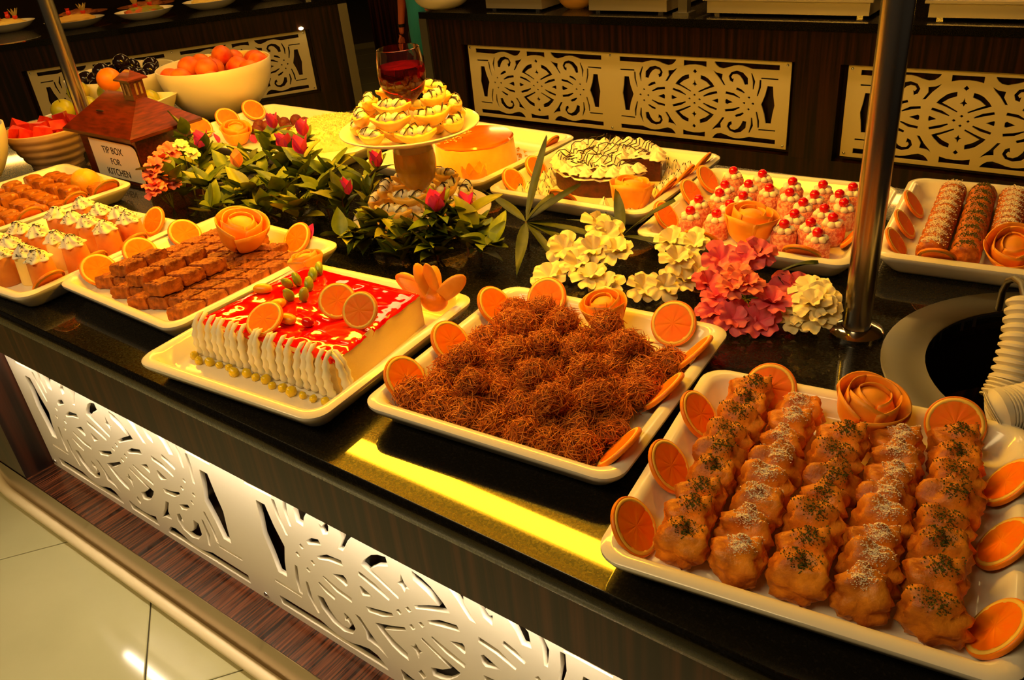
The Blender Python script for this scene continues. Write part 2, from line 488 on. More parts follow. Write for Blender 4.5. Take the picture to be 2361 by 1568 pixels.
MB().box(LX0-.02, LX1+.02, 1.215-.034, 1.215+.034, GZ+.012, GZ+.0301).build('lamp_housing', DSTEEL, GAN, smooth=False)
mb = MB(); mb.tube([(LX0,1.215,GZ+.008),(LX1,1.215,GZ+.008)], .026, 12); mb.build('lamp_tube', TUBE, GAN)

# ------------------------------------------------------------------ other buffet counters in the background
def far_counter(label, x0, x1, depth, panels, origin, rz, hgt=.73, led=None):
    """front face along local X at local y=0, depth to +Y"""
    t = thing('buffet_counter', label, 'counter', origin, rz)
    B = lambda mb,n,m,**k: mb.build(n, m, t, world=False, **k)
    B(MB().box(x0-.015, x1+.015, -.015, depth, hgt-.035, hgt), 'countertop', GRANITE, smooth=False)
    z0, z1, nd = .155, .565, .06
    B(MB().box(x0, x1, 0, depth-.02, z1+.0, hgt-.035), 'apron', WOOD_V, smooth=False)
    xs = sorted([(c-w_/2-.025, c+w_/2+.025) for c,w_ in panels]); cur = x0; poly = [(x0,0)]
    for a,b2 in xs: poly += [(a,0),(a,nd),(b2,nd),(b2,0)]
    poly += [(x1,0),(x1,depth-.02),(x0,depth-.02)]
    B(MB().prism(poly, z0, z1, top=False, bot=False), 'body', WOOD_V, smooth=False)
    B(MB().box(x0, x1, .004, depth-.02, .0, z0), 'skirting', WOOD_V, smooth=False)
    for c,w_ in panels:
        o = inst('fretwork_panel', fret_mesh(w_, .385, 2, PANEL_B), (c, .035, .3655), (pi/2,0,0), parent=t)
        for k in range(3):
            for s in (1,-1):
                x = max(-w_/2+.016, min(w_/2-.016, -w_/2+w_/2*k)); inst('screw', SCREW_ME, (x, s*.178, .004), parent=o)
    return t
# counter behind, parallel to the dessert counter
BC = far_counter('dark wooden counter holding the steel chafing dishes, with cream fretwork panels', -3.38, 1.6, .75,
                 [(-2.205, 1.80), (-.165, 1.80), ], (0, 3.61, 0), 0)
MB().box(-3.40, -3.345, 3.595, 3.61, .0, .695).build('corner_strip', DSTEEL, BC, smooth=False)
# counter to the left, set at an angle
LA = atan2(3.76-2.38, -4.60+5.57)
LCc = Vector((-4.595, 3.79, 0))   # right end of its panel on the floor plan
LD = Vector((cos(LA), sin(LA), 0))
LO = LCc + LD*.0
LC = far_counter('dark wooden counter holding the salad plates, with a cream fretwork panel', -3.3, .27, 1.25, [(-.86, 1.70)], (LO.x, LO.y, 0), LA)
MB().box(.225, .285, -.02, -.002, 0, .695).build('corner_strip', DSTEEL, LC, world=False, smooth=False)
mb = MB(); mb.blob((-.035,-.008,.578), (.016,.008,.010), 10, 6)
mb.build('led_spot', M('led_spot', (1,1,1), emit=(1,.75,.3), estr=18), LC, world=False)
# dark cabinet front closing the gap between them
CAB = thing('service_cabinet', 'plain dark wooden cabinet front in the gap between two counters', 'cabinet', (-4.0, 4.3, 0))
MB().box(-4.52, -3.42, 4.3, 4.8, .0, .69).build('body', WOOD_V, CAB, smooth=False)
MB().box(-4.52, -3.42, 4.28, 4.8, .69, .73).build('countertop', GRANITE, CAB, smooth=False)

# lamp bars added above the frame to brighten the two background counters
def fill_lamp_bar(label, mtx, x0, x1, y, z, strength, post_x):
    t = thing('fill_lamp_bar', label, 'lamp', (mtx @ Vector(((x0+x1)/2, y, CT)))); t.rotation_euler = mtx.to_euler()
    c = (x0+x1)/2; B = lambda mb,n,m: mb.build(n, m, t, world=False, smooth=False)
    B(MB().box(x0-c-.25, x1-c+.25, -.15, .40, z-CT+.02, z-CT+.05), 'canopy', CANOPY)
    mb = MB(); mb.tube([(x0-c,0,z-CT),(x1-c,0,z-CT)], .02, 10); mb.build('lamp_tube', M('fill_lamp_tube', (1,.8,.4), emit=(1.0,.58,.13), estr=strength), t, world=False)
    for xx in post_x: B(MB().box(xx-c-.018, xx-c+.018, .36, .39, 0, z-CT+.02), 'post', DSTEEL)
fill_lamp_bar('added warm fill lamp bar brightening the steel chafing dishes', Matrix.Translation((0,3.61,0)), -3.0, .6, .06, 1.46, 20, (-3.2,.8))
fill_lamp_bar('added warm fill lamp bar brightening the salad plates', Matrix.Translation((LO.x,LO.y,0)) @ Matrix.Rotation(LA,4,'Z'), -2.9, -.1, .25, 1.46, 26, (-3.1,.1))
# ------------------------------------------------------------------ square platters
def rrect(w, d, r, n=6, z=0.0):
    P = []
    for cx_,cy_,a0 in ((w/2-r,d/2-r,0),(-w/2+r,d/2-r,pi/2),(-w/2+r,-d/2+r,pi),(w/2-r,-d/2+r,1.5*pi)):
        for i in range(n+1):
            a = a0+pi/2*i/n; P.append((cx_+r*cos(a), cy_+r*sin(a), z))
    return P
PF = .012     # inside floor of a platter above the counter
def platter_mesh(w, d):
    R = lambda inset, r, z: rrect(w-2*inset, d-2*inset, max(r,.004), 6, z)
    rings = [R(.034,.02,0.0), R(.028,.022,.002), R(.023,.024,.007), R(.004,.030,.030), R(.0005,.032,.036), R(.0005,.032,.040), R(.005,.030,.0435), R(.012,.028,.044), R(.017,.026,.0425), R(.021,.024,.038),
             R(.032,.022,.018), R(.037,.022,.0135), R(.044,.02,PF)]
    return MB().loft(rings).mesh('platter', CERAMIC, True, 50)
PM = platter_mesh(.41, .41)
def platter(x, y, deg, label, me=PM):
    o = inst('platter', me, (x,y,CT), (0,0,radians(deg)))
    tag(o, label, 'platter', 'square white platters on the dessert counter'); return o
def frame(x, y, deg):
    m = Matrix.Translation((x,y,CT)) @ Matrix.Rotation(radians(deg),4,'Z')
    return m
def fromcorner(x, y, deg, sx, sy, w=.41, d=.41):
    a = radians(deg); return (x+cos(a)*sx*w/2-sin(a)*sy*d/2, y+sin(a)*sx*w/2+cos(a)*sy*d/2, deg)
PL = {
 'pastry': fromcorner(-.378,.55,7.8,1,1),
 'kadaif': (-.634,.853,4.7),
 'red': (-1.062,.755,4.7),
 'brownie': (-1.488,.836,-.9),
 'mousse': fromcorner(-1.684,.559,4.1,-1,1),
 'bread': (-2.338,.884,-3.5),
 'rolls': fromcorner(-.342,1.418,6.0,1,1),
 'cherry': (-.577,1.545,4.0),
 'choc': (-1.0,1.617,1.1),
 'flan': (-1.432,1.642,-3.0),
}
LB = {
 'pastry': 'white square platter of sugared fried pastries at the counter edge',
 'kadaif': 'white square platter heaped with shredded pastry nests',
 'red': 'white square platter under the red glazed cake',
 'brownie': 'white square platter of brown diamond cake pieces',
 'mousse': 'white square platter of caramel mousse cups',
 'bread': 'white square platter of browned bread pudding in front of the tip box',
 'rolls': 'white square platter of sugared pastry rolls beside the soup well',
 'cherry': 'white square platter of pink cakes topped with cherries',
 'choc': 'white square platter under the chocolate cream cake',
 'flan': 'white square platter under the caramel topped flan',
}
for k in PL: platter(*PL[k], LB[k])
PLB = (-2.085, 1.588, -1.0)
platter(*PLB, 'wide white platter with the coconut cake and chocolate balls', platter_mesh(.72,.40))
# ------------------------------------------------------------------ food materials
ORANGE_FLESH = M('orange_flesh', C8(250,136,10), .5, spec=.2, col2=C8(255,120,2), vscale=60)
ORANGE_PITH = M('orange_pith', C8(255,212,90), .5)
ORANGE_RIND = M('orange_rind', C8(248,135,14), .38, bump=.15, bscale=400)
ROSE_PEEL = M('orange_peel', C8(250,152,30), .42, col2=C8(255,176,60), vscale=25, bump=.12, bscale=350)
FRIED = M('fried_pastry', C8(158,68,6), .45, col2=C8(246,154,38), vscale=38, vdet=5, lo=.32, hi=.66, bump=.5, bscale=120, rvar=.14)
PISTACHIO = M('pistachio_crumb', C8(84,86,18), .8)
SUGAR = M('icing_sugar', C8(250,238,216), .9)
KAD_L = M('kadaif_strand', C8(230,140,50), .45, col2=C8(190,96,26), vscale=90)
KAD_D = M('kadaif_core', C8(112,54,14), .6, col2=C8(184,100,36), vscale=80, bump=.8, bscale=160)
BROWNIE = M('semolina_cake', C8(128,62,18), .55, col2=C8(186,100,34), vscale=70, vdet=6, bump=.9, bscale=130, rvar=.12)
MOUSSE = M('caramel_mousse', C8(222,142,62), .45, col2=C8(205,122,48), vscale=30)
MOUSSE_Y = M('vanilla_mousse', C8(250,222,140), .45)
CREAM = M('whipped_cream', C8(250,242,220), .45, sss=.2)
CHOC = M('dark_chocolate', C8(46,22,10), .3)
BREAD = M('bread_pudding_top', C8(128,50,6), .3, col2=C8(226,136,36), vscale=26, vdet=5, lo=.3, hi=.72, bump=.5, bscale=70)
PINK_CAKE = M('pink_coconut_cake', C8(226,110,96), .75, col2=C8(252,190,160), vscale=160, lo=.4, hi=.62, bump=1.0, bscale=260)
CHERRY = M('glace_cherry', C8(225,10,8), .12, coat=.6)
ROLL = M('pastry_roll', C8(150,66,12), .35, col2=C8(226,128,36), vscale=70, bump=.6, bscale=150)
RED_GLAZE = M('red_glaze', C8(232,8,4), .06, coat=.8, spec=.6)
SPONGE = M('sponge_cream', C8(248,220,150), .5, bump=.35, bscale=200, bstretch=(1,1,6))
JELLY = M('yellow_jelly', C8(226,196,30), .2, coat=.4)
KIWI = M('kiwi_green', C8(120,150,24), .3, col2=C8(190,190,60), vscale=30)

# ------------------------------------------------------------------ orange slices: flesh disc, pith ring, rind
def slice_meshes(r=.037, th=.0065):
    f = MB(); n = 40
    # segmented flesh: slightly domed wedges with thin grooves
    def fn(u, v):
        a = 2*pi*u; rr = (r-.0072)*v
        seg = abs(((a*9/(2*pi)) % 1)-.5)*2     # 0 middle .. 1 groove
        z = th/2 + .0006 - (.0005 if seg > .9 else 0)
        return (rr*cos(a), rr*sin(a), z)
    f.grid(fn, 54, 4)
    f.grid(lambda u,v: tuple(Vector(fn(u,v))*1.0 - Vector((0,0,2*fn(u,v)[2]))), 54, 4)
    p = MB(); p.lathe([(r-.0078,-th/2),(r-.0078,th/2+.0004),(r-.0026,th/2+.0002),(r-.0026,-th/2)], n, cap0=False, cap1=False)
    k = MB(); k.lathe([(r-.0028,-th/2),(r-.0028,th/2),(r-.0008,th/2-.0008),(r,0),(r-.0008,-th/2+.0008)], n, cap0=False, cap1=False)
    return f.mesh('orange_slice', ORANGE_FLESH), p.mesh('pith', ORANGE_PITH), k.mesh('rind', ORANGE_RIND)
SL = slice_meshes()
def orange_slice(pos, normal, label, group, sc=1.0):
    q = Vector(normal).normalized().to_track_quat('Z','Y')
    o = inst('orange_slice', SL[0], pos, q.to_euler(), sc)
    inst('pith', SL[1], parent=o); inst('rind', SL[2], parent=o)
    tag(o, label, 'orange slice', group); return o
def dirw(F, v): return (F.to_3x3() @ Vector(v))
def slices_at(key, items, label, group, sc=1.0, w=.41, d=.41):
    """items: (side, along, b): a slice leaning on the inner rim of one side (L,R,B,F); its foot stands b from the outer edge"""
    F = frame(*PL[key]) if isinstance(key,str) else frame(*key)
    r = .037*sc
    for s, al, b in items:
        th = atan2(.0445-PF, b-.020); hw = (w if s in 'LR' else d)/2
        u = b-r*cos(th) + .0032*sc*sin(th); z = PF+r*sin(th) + .0032*sc*cos(th)
        a, n = hw-u, sin(th)
        pos, nor = {'L': ((-a,al,z),(n,0,cos(th))), 'R': ((a,al,z),(-n,0,cos(th))), 'B': ((al,a,z),(0,-n,cos(th))), 'F': ((al,-a,z),(0,n,cos(th)))}[s]
        orange_slice(F @ Vector(pos), dirw(F, nor), label, group, sc)

# ------------------------------------------------------------------ carved orange-peel roses (petals are parts)
def petal_mesh(R, az, e0, e1, flare, th=.002):
    mb = MB(); nu, nv = 10, 7
    def fn(u, v, off=0.0):
        a = (u-.5)*az*(1.0-.25*(1-v)**2); e = e0+(e1-e0)*v - .25*abs(u-.5)**2*4*.5*(v)
        rr = R+off + flare*max(0,v-.6)**2*6
        return (rr*cos(e)*cos(a), rr*cos(e)*sin(a), rr*sin(e))
    mb.grid(lambda u,v: fn(u,v), nu, nv); mb.grid(lambda u,v: fn(u,v,-th), nu, nv)
    # close the upper rim
    n0 = (nu+1)*(nv+1)
    rim = [(nv*(nu+1)+i, nv*(nu+1)+i+1, n0+nv*(nu+1)+i+1, n0+nv*(nu+1)+i) for i in range(nu)]
    sideL = [(j*(nu+1), (j+1)*(nu+1), n0+(j+1)*(nu+1), n0+j*(nu+1)) for j in range(nv)]
    sideR = [(j*(nu+1)+nu, n0+j*(nu+1)+nu, n0+(j+1)*(nu+1)+nu, (j+1)*(nu+1)+nu) for j in range(nv)]
    mb.f += rim+sideL+sideR; mb.mi += [0]*len(rim+sideL+sideR)
    return mb.mesh('petal', ROSE_PEEL)
ROSE_P = [petal_mesh(.036,1.75,-1.15,.42,.010), petal_mesh(.031,1.8,-.9,.72,.008), petal_mesh(.0245,2.0,-.6,.95,.006), petal_mesh(.017,2.6,-.4,1.08,.003)]
_b = MB(); _b.blob((0,0,-.004), (.029,.029,.027), 18, 12); ROSE_CORE = _b.mesh('rose_core', ROSE_PEEL)
def orange_rose(pos, label, sc=1.0, tilt=(0,0), seed=0, group='carved orange peel roses'):
    r = random.Random(seed)
    t = thing('orange_rose', label, 'garnish', pos, rot=(tilt[0], tilt[1], r.uniform(0,6)), group=group); t.scale = (sc,)*3
    inst('core', ROSE_CORE, parent=t)
    for k, n in enumerate((4,4,3,2)):
        for i in range(n):
            inst('petal', ROSE_P[k], rot=(r.uniform(-.08,.08), r.uniform(-.06,.06), 2*pi*i/n+k*.6+r.uniform(-.15,.15)), parent=t)
    return t

# ------------------------------------------------------------------ fried pastries with pistachio or sugar
def pastry_fn(seed):
    def fn(d):
        k = 1.02 + .36*sn(d,1.8,seed) + .17*sn(d,3.8,seed+3) + .08*sn(d,8,seed+5)
        k *= 1-.16*abs(d.x)**3
        k += .10*sin(d.x*7+seed)*max(0,d.z)
        return k
    return fn
PASTRY = []
PSZ = (.0350,.0190,.0265)
for k in range(5):
    fn = pastry_fn(k*11.3)
    mb = MB(); mb.blob((0,0,0), PSZ, 30, 20, fn=fn); body = mb.mesh('fried_pastry', FRIED)
    def surf(d): f_ = fn(d)*1.01; return Vector((d.x*PSZ[0]*f_, d.y*PSZ[1]*f_, d.z*PSZ[2]*f_))
    r = random.Random(k)
    a = MB()
    for i in range(330):
        d = Vector((r.gauss(.05,.26), r.gauss(-.35,.55), 1)).normalized(); a.tet(surf(d), r.uniform(.0006,.0014), r)
    b = MB()
    for i in range(800):
        d = Vector((r.gauss(.0,.24), r.gauss(-.35,.50), 1)).normalized(); b.tet(surf(d), r.uniform(.0005,.0014), r, flat=.6)
    PASTRY.append((body, a.mesh('pistachio_crumbs', PISTACHIO, smooth=False), b.mesh('icing_sugar', SUGAR, smooth=False)))
F = frame(*PL['pastry'])
rows = [(-.124,9,0,-.148,.150),(-.062,8,1,-.149,.134),(.000,7,0,-.150,.084),(.062,8,1,-.150,.104),(.124,8,0,-.148,.138)]
for ri,(lx,n,kind,y0,y1) in enumerate(rows):
    for i in range(n):
        ly = y0 + (y1-y0)*i/(n-1)
        m = PASTRY[RND.randrange(5)]
        p = F @ Vector((lx+RND.uniform(-.003,.003), ly, PF+.021+RND.uniform(-.002,.003)))
        rot = (radians(RND.uniform(-26,-16)), RND.uniform(-.10,.10), radians(7.8)+RND.uniform(-.12,.08))
        o = inst('fried_pastry', m[0], p, rot, (RND.uniform(.92,1.03), RND.uniform(.94,1.04), RND.uniform(.95,1.1)))
        rest(o, CT+PF-.001)
        if kind == 0:
            inst('pistachio_crumbs', m[1], parent=o); tag(o, 'golden fried pastry with green pistachio crumbs in the row '+{0:'along the kadaif platter side',2:'between the two sugared rows',4:'along the far orange wedges'}[ri], 'pastry', 'pistachio fried pastries, '+{0:'row by the kadaif',2:'middle row',4:'outer row'}[ri])
        else:
            inst('icing_sugar', m[2], parent=o); tag(o, 'golden fried pastry dusted with icing sugar in the sugared row '+{1:'closer to the kadaif platter',3:'closer to the soup well'}[ri], 'pastry', 'sugared fried pastries, '+{1:'row by the kadaif',3:'row by the well'}[ri])
LBL_S = 'orange slice tucked beside the fried pastries'
slices_at('pastry', [('B',-.109,.046),('B',.117,.046),('L',.085,.047),('L',-.03,.047),('L',-.145,.047),('R',.085,.047),('R',-.02,.047),('R',-.14,.047)], LBL_S, 'orange slices around the fried pastries', sc=.95)
orange_rose(F @ Vector((.020,.148,.063)), 'carved orange peel rose behind the fried pastries', 1.06, (.25,.1), 1)

# ------------------------------------------------------------------ shredded kadaif nests
NEST = []
for k in range(4):
    r = random.Random(40+k); core = MB(); core.blob((0,0,0), (.0185,.0185,.016), 16, 10, fn=lambda d: 1+.22*sn(d,2.5,k*4.0))
    mb = MB()
    for i in range(340):
        n = Vector((r.gauss(0,1), r.gauss(0,1), r.gauss(.25,.8))).normalized()
        t = n.cross(Vector((r.gauss(0,1), r.gauss(0,1), r.gauss(0,1)))).normalized()
        R0 = r.uniform(.017,.026); L_ = r.uniform(.008,.019); t = (t+n*r.uniform(-.5,.7)+Vector((.5*r.choice((-1,1)),0,0))).normalized(); c_ = n*R0
        pts = []
        for q in range(4):
            s_ = (q/3-.5)*2; d = c_+t*L_*s_ - n*.25*L_*s_*s_ + Vector((r.uniform(-1,1),r.uniform(-1,1),r.uniform(-1,1)))*.0008
            pts.append((d.x, d.y, d.z*.84))
        mb.tube(pts, [.0004,.0007,.0007,.0003], 3, cap=False)
    NEST.append((core.mesh('kadaif_nest', KAD_D), mb.mesh('shredded_strands', KAD_L)))
F = frame(*PL['kadaif'])
def nest(lx, ly, lz, s):
    m = NEST[RND.randrange(4)]
    o = inst('kadaif_nest', m[0], F @ Vector((lx,ly,lz)), (RND.uniform(-.4,.4),RND.uniform(-.4,.4),RND.uniform(0,6)), s)
    if lz < .04: rest(o, CT+PF-.001)
    inst('shredded_strands', m[1], parent=o)
    tag(o, 'round nest of golden shredded kadaif pastry', 'pastry', 'kadaif nests heaped on the platter')
for j in range(7):
    for i in range(7):
        lx = -.138+.0455*i + (.010 if j%2 else -.006) + RND.uniform(-.005,.005); ly = -.150+.0475*j+RND.uniform(-.005,.005)
        if lx > .152 or (j == 6 and i in (3,4,5,6)): continue
        nest(lx, ly, PF+.020+RND.uniform(0,.006), RND.uniform(1.05,1.25))
for lx,ly in [(-.09,.06),(-.03,.09),(.03,.03),(-.06,-.02),(.09,.07),(0,-.06),(.08,-.02),(-.11,-.06),(.04,.11),(-.03,.02),(.11,-.07),(-.08,.115),(.06,-.105),(-.055,-.115)]:
    nest(lx+RND.uniform(-.01,.01), ly, PF+.046+RND.uniform(0,.004), RND.uniform(.95,1.1))
slices_at('kadaif', [('L',-.125,.046),('L',-.009,.046),('L',.122,.046),('B',-.112,.046),('B',.118,.046),('R',.112,.05),('R',.001,.05),('R',-.14,.05)], 'orange slice tucked around the kadaif nests', 'orange slices around the kadaif nests')
orange_rose(F @ Vector((.012,.151,.060)), 'carved orange peel rose behind the kadaif nests', .92, (.2,0), 2)

# ------------------------------------------------------------------ diamond cut semolina cake
DIA = []
for k in range(4):
    r = random.Random(60+k); mb = MB()
    P0 = [(-.034,-.012),(.006,-.017),(.034,.012),(-.006,.017)]
    n = 12; ring = []
    for i in range(4):
        a = Vector(P0[i]); b = Vector(P0[(i+1)%4])
        for q in range(n): ring.append(a.lerp(b,q/n))
    rings = []
    for z, s_ in ((0,1.0),(.003,1.03),(.007,1.03),(.012,1.02),(.016,1.02),(.020,1.0),(.0225,.95),(.0228,.72),(.0228,.48),(.0228,.24)):
        rings.append([(p.x*s_+.0030*sn((p.x*s_,p.y*s_,z),230,k*3.0), p.y*s_+.0030*sn((p.y*s_,p.x*s_,z),230,k+9.0), z+.0026*sn((p.x*s_,p.y*s_,z),240,k)*(1 if z>.01 else 0)) for p in ring])
    mb.loft(rings); DIA.append(mb.mesh('diamond_cake', BROWNIE, True, 60))
F = frame(*PL['brownie'])
def diamond(lx, ly, lz, rz, tilt=0):
    o = inst('diamond_cake', DIA[RND.randrange(4)], F @ Vector((lx,ly,lz)), (RND.uniform(-.02,.02)+tilt, RND.uniform(-.02,.02), rz), (.92,1.15,1.08))
    tag(o, 'brown diamond cut semolina cake piece', 'cake', 'diamond cake pieces on the platter')
E1, E2 = Vector((.0368,-.0058,0))*1.19, Vector((.0258,.0334,0))*1.17      # lattice that matches the cut pieces
DR = Matrix.Rotation(radians(36),3,'Z'); cells = []
for oi in range(6):
    for oj in range(6):
        c_ = [DR @ (E1*(i+oi/6)+E2*(j+oj/6)) for i in range(-10,11) for j in range(-10,11)]
        c_ = [q for q in c_ if abs(q.x) < .140 and abs(q.y) < .140]
        if len(c_) > len(cells): cells = c_
for q in cells: diamond(q.x, q.y, PF+.0015, radians(36)+RND.uniform(-.03,.03))
up = sorted(cells, key=lambda q: q.y-.35*q.x)
up = [q for q in up if (Vector((q.x,q.y))-Vector((-.003,.10))).length > .078 and abs(q.x) < .12 and abs(q.y) < .12]
for q in up[::max(1,len(up)//max(1,54-len(cells)))][:max(0,54-len(cells))]:
    diamond(q.x, q.y, PF+.0292, radians(36)+RND.uniform(-.1,.1), RND.uniform(-.03,.03))
slices_at('brownie', [('L',-.125,.05),('L',-.03,.05),('L',.08,.05),('B',-.12,.05),('B',.09,.05)], 'orange slice tucked around the diamond cake pieces', 'orange slices around the diamond cakes')
orange_rose(px(558,532,CT+.081), 'large carved orange peel rose on the diamond cakes', 1.3, (.35,.1), 3)

# ------------------------------------------------------------------ mousse cups
mb = MB(); mb.lathe([(.0001,0),(.0275,0),(.028,.003),(.0255,.040),(.0238,.060),(.021,.0615),(.0001,.062)], 28)
MOUSSE_ME = [mb.mesh('mousse_cup', MOUSSE), mb.mesh('mousse_cup', MOUSSE_Y)]
def swirl(R, H, lobes=7, turns=1.0, n=42):
    mb = MB(); prof = []
    for i in range(12):
        v = i/11; prof.append((R*(1-v)**.75*(1+.05*sin(v*16))+.0008, H*v))
    rings = []
    for r_, z in prof:
        rings.append([(r_*(1+.17*cos(lobes*(2*pi*k/n)+turns*z/H*4))*cos(2*pi*k/n), r_*(1+.17*cos(lobes*(2*pi*k/n)+turns*z/H*4))*sin(2*pi*k/n), z) for k in range(n)])
    return mb.loft(rings)
SW_ME = [swirl(.0245,.025,6,t_).mesh('cream_swirl', CREAM) for t_ in (1.0,1.5,-1.2)]
SHAV = []
for k in range(3):
    r = random.Random(80+k); mb = MB()
    for i in range(44):
        a = r.uniform(0,6.3); d = r.uniform(.004,.024); z = .061+.025*(1-(d/.0256)**1.333) + .0016
        p = Vector((d*cos(a), d*sin(a), z)); e = Vector((r.uniform(-1,1), r.uniform(-1,1), r.uniform(-.3,.3)))*r.uniform(.0016,.0042)
        mb.tube([p-e, p+e*.2+Vector((0,0,.0006)), p+e], [.0004,.0014,.0004], 4, cap=False, flat=.5)
    SHAV.append(mb.mesh('chocolate_shavings', CHOC))
def mousse_cup(p, kind):
    o = inst('mousse_cup', MOUSSE_ME[kind], p, (0,0,RND.uniform(0,6)))
    inst('cream_swirl', SW_ME[RND.randrange(3)], (0,0,.061), (0,0,RND.uniform(0,6)), parent=o); inst('chocolate_shavings', SHAV[RND.randrange(3)], rot=(0,0,RND.uniform(0,6)), parent=o)
    if kind: tag(o, 'pale vanilla mousse cup with cream swirl among the caramel ones', 'mousse', 'vanilla mousse cups')
    else: tag(o, 'caramel mousse cup with cream swirl and chocolate shavings', 'mousse', 'caramel mousse cups on the platter')
F = frame(*PL['mousse']); FI = F.inverted(); MC = []
for i,(a,b) in enumerate([(845,465),(1000,540),(1195,570),(1385,640),(560,575),(730,620),(875,655),(1045,715),(185,725),(380,755),(560,815),(765,870),(75,885),(240,960),(425,1020),(-120,810),(-90,1000),(-250,900)]):
    p = px(a/4.357, 360+b/4.357, CT+PF+.068); MC.append(FI @ p)
for i,(x,y) in enumerate(relax2([(q.x,q.y) for q in MC], .0283, (-.134,.128), (-.134,.128))): mousse_cup(F @ Vector((x,y,PF)), 1 if i in (13,10) else 0)
slices_at('mousse', [('B',.105,.046),('R',.070,.05),('R',-.03,.05),('R',-.13,.05)], 'orange slice tucked around the mousse cups', 'orange slices around the mousse cups', sc=.95)

# ------------------------------------------------------------------ bread pudding squares
F = frame(*PL['bread'])
BP = []
for k in range(3):
    mb = MB()
    def fn(d, k=k):
        e = max(abs(d.x),abs(d.y),abs(d.z)); return (1/e)*.86 + .10*sn(d,2.2,k*5.0)
    mb.blob((0,0,.016), (.027,.027,.018), 22, 12, fn=fn); BP.append(mb.mesh('bread_pudding', BREAD, True, 60))
for j in range(6):
    for i in range(6):
        lx = -.133+.0535*i; ly = -.136+.0535*j
        if j == 5 and i in (3,4): continue
        o = inst('bread_pudding', BP[RND.randrange(3)], F @ Vector((lx+RND.uniform(-.004,.004), ly+RND.uniform(-.004,.004), PF+.001)), (RND.uniform(-.1,.1),RND.uniform(-.1,.1),RND.uniform(-.2,.2)), (RND.uniform(.86,.96),RND.uniform(.86,.96),RND.uniform(.85,1.3)))
        rest(o, CT+PF-.001)
        tag(o, 'browned square of bread pudding', 'pudding', 'bread pudding squares on the platter')
# peeled half lemon on its back corner
mb = MB(); mb.blob((0,0,0), (.040,.036,.034), 24, 16, fn=lambda d: 1+.05*sn(d,3,2.0)+ .12*max(0,abs(d.x)-.85))
p = F @ Vector((.056,.142,PF+.033))
tag(mb.build('yellow_citrus', M('yellow_citrus', C8(244,176,30), .4, bump=.2, bscale=300), loc=None), 'whole yellow citrus resting on the bread pudding', 'fruit').location = p
slices_at('bread', [('R',.138,.045)], 'orange slice beside the whole yellow citrus', 'orange slice by the citrus')
slices_at('bread', [('R',-.06,.045),('R',.055,.045)], 'orange slice at the edge of the bread pudding', 'orange slices by the bread pudding', sc=.9)

# ------------------------------------------------------------------ pink cherry cakes
mb = MB(); mb.lathe([(.0001,0),(.0225,0),(.0235,.004),(.0235,.030),(.021,.036),(.0001,.038)], 32, fn=lambda a,z: 1+.05*noise.noise(Vector((cos(a)*6,sin(a)*6,z*300))))
PC = mb.mesh('cherry_cake', PINK_CAKE)
mb = MB()
for k in range(6):
    a = 2*pi*k/6; mb.blob((.0125*cos(a),.0125*sin(a),.0405), (.0075,.0075,.0065), 10, 7)
mb.blob((0,0,.040),(.012,.012,.006),12,6)
PCR = mb.mesh('cream_ring', CREAM)
mb = MB(); mb.blob((0,0,.051), .0098, 18, 12); CHM = mb.mesh('cherry', CHERRY)
chs = [(530,112),(717,130),(897,188),(1090,207),(1265,233),(480,207),(665,213),(745,228),(862,250),(1025,270),(1228,303),(437,260),(585,278),(990,323),(1172,370),(305,300),(500,328),(910,392),(1103,432),(252,372),(415,390),(857,450),(1045,517),(1345,330),(1330,430)]
F = frame(*PL['cherry']); FI = F.inverted()
chp = [FI @ px(1500+a/2.742, 350+b/2.742, CT+PF+.051) for a,b in chs]
for x,y in relax2([(q.x,q.y) for q in chp], .0238, (-.133,.135), (-.130,.137), [(-.004,-.104,.043)]):
    p = F @ Vector((x,y,PF))
    o = inst('cherry_cake', PC, (p.x,p.y,CT+PF), (0,0,RND.uniform(0,6)), (1,1,1)); inst('cream_ring', PCR, parent=o); inst('cherry', CHM, (RND.uniform(-.001,.001),0,0), parent=o)
    tag(o, 'pink coconut cake with cream ring and red cherry', 'cake', 'pink cherry cakes on the platter')
slices_at('cherry', [('L',.127,.046),('L',.035,.046),('L',-.100,.046),('F',-.075,.052),('F',.115,.052),('R',-.065,.046)], 'orange slice tucked around the pink cherry cakes', 'orange slices around the cherry cakes', sc=.95)
orange_rose(F @ Vector((-.004,-.104,PF+.040)), 'carved orange peel rose in front of the pink cherry cakes', 1.22, (.12,.1), 4)

# ------------------------------------------------------------------ pastry rolls
RL = []
for k in range(3):
    r = random.Random(90+k); rings = []; n = 26
    for j in range(9):
        v = j/8; y = (v-.5)*.038; rad = .0235*(1 - (.30 if j in (0,8) else .05*((j)%2)))
        rings.append([(rad*(1+.05*sn((cos(2*pi*i/n),sin(2*pi*i/n),v*2),3,k*3.0))*cos(2*pi*i/n), y, .0235+rad*sin(2*pi*i/n)) for i in range(n)])
    mb = MB(); mb.loft(rings); body = mb.mesh('pastry_roll', ROLL)
    s = MB(); t_ = MB()
    for i in range(220):
        a = r.gauss(pi/2,.42); y = r.gauss(0,.0085); q = Vector((.0238*cos(a), y, .0235+.0238*sin(a))); s.tet(q, r.uniform(.0008,.002), r, flat=.6)
        if i < 110: t_.tet(q, r.uniform(.0008,.0018), r)
    RL.append((body, s.mesh('icing_sugar', SUGAR, smooth=False), t_.mesh('pistachio_crumbs', PISTACHIO, smooth=False)))
F = frame(*PL['rolls'])
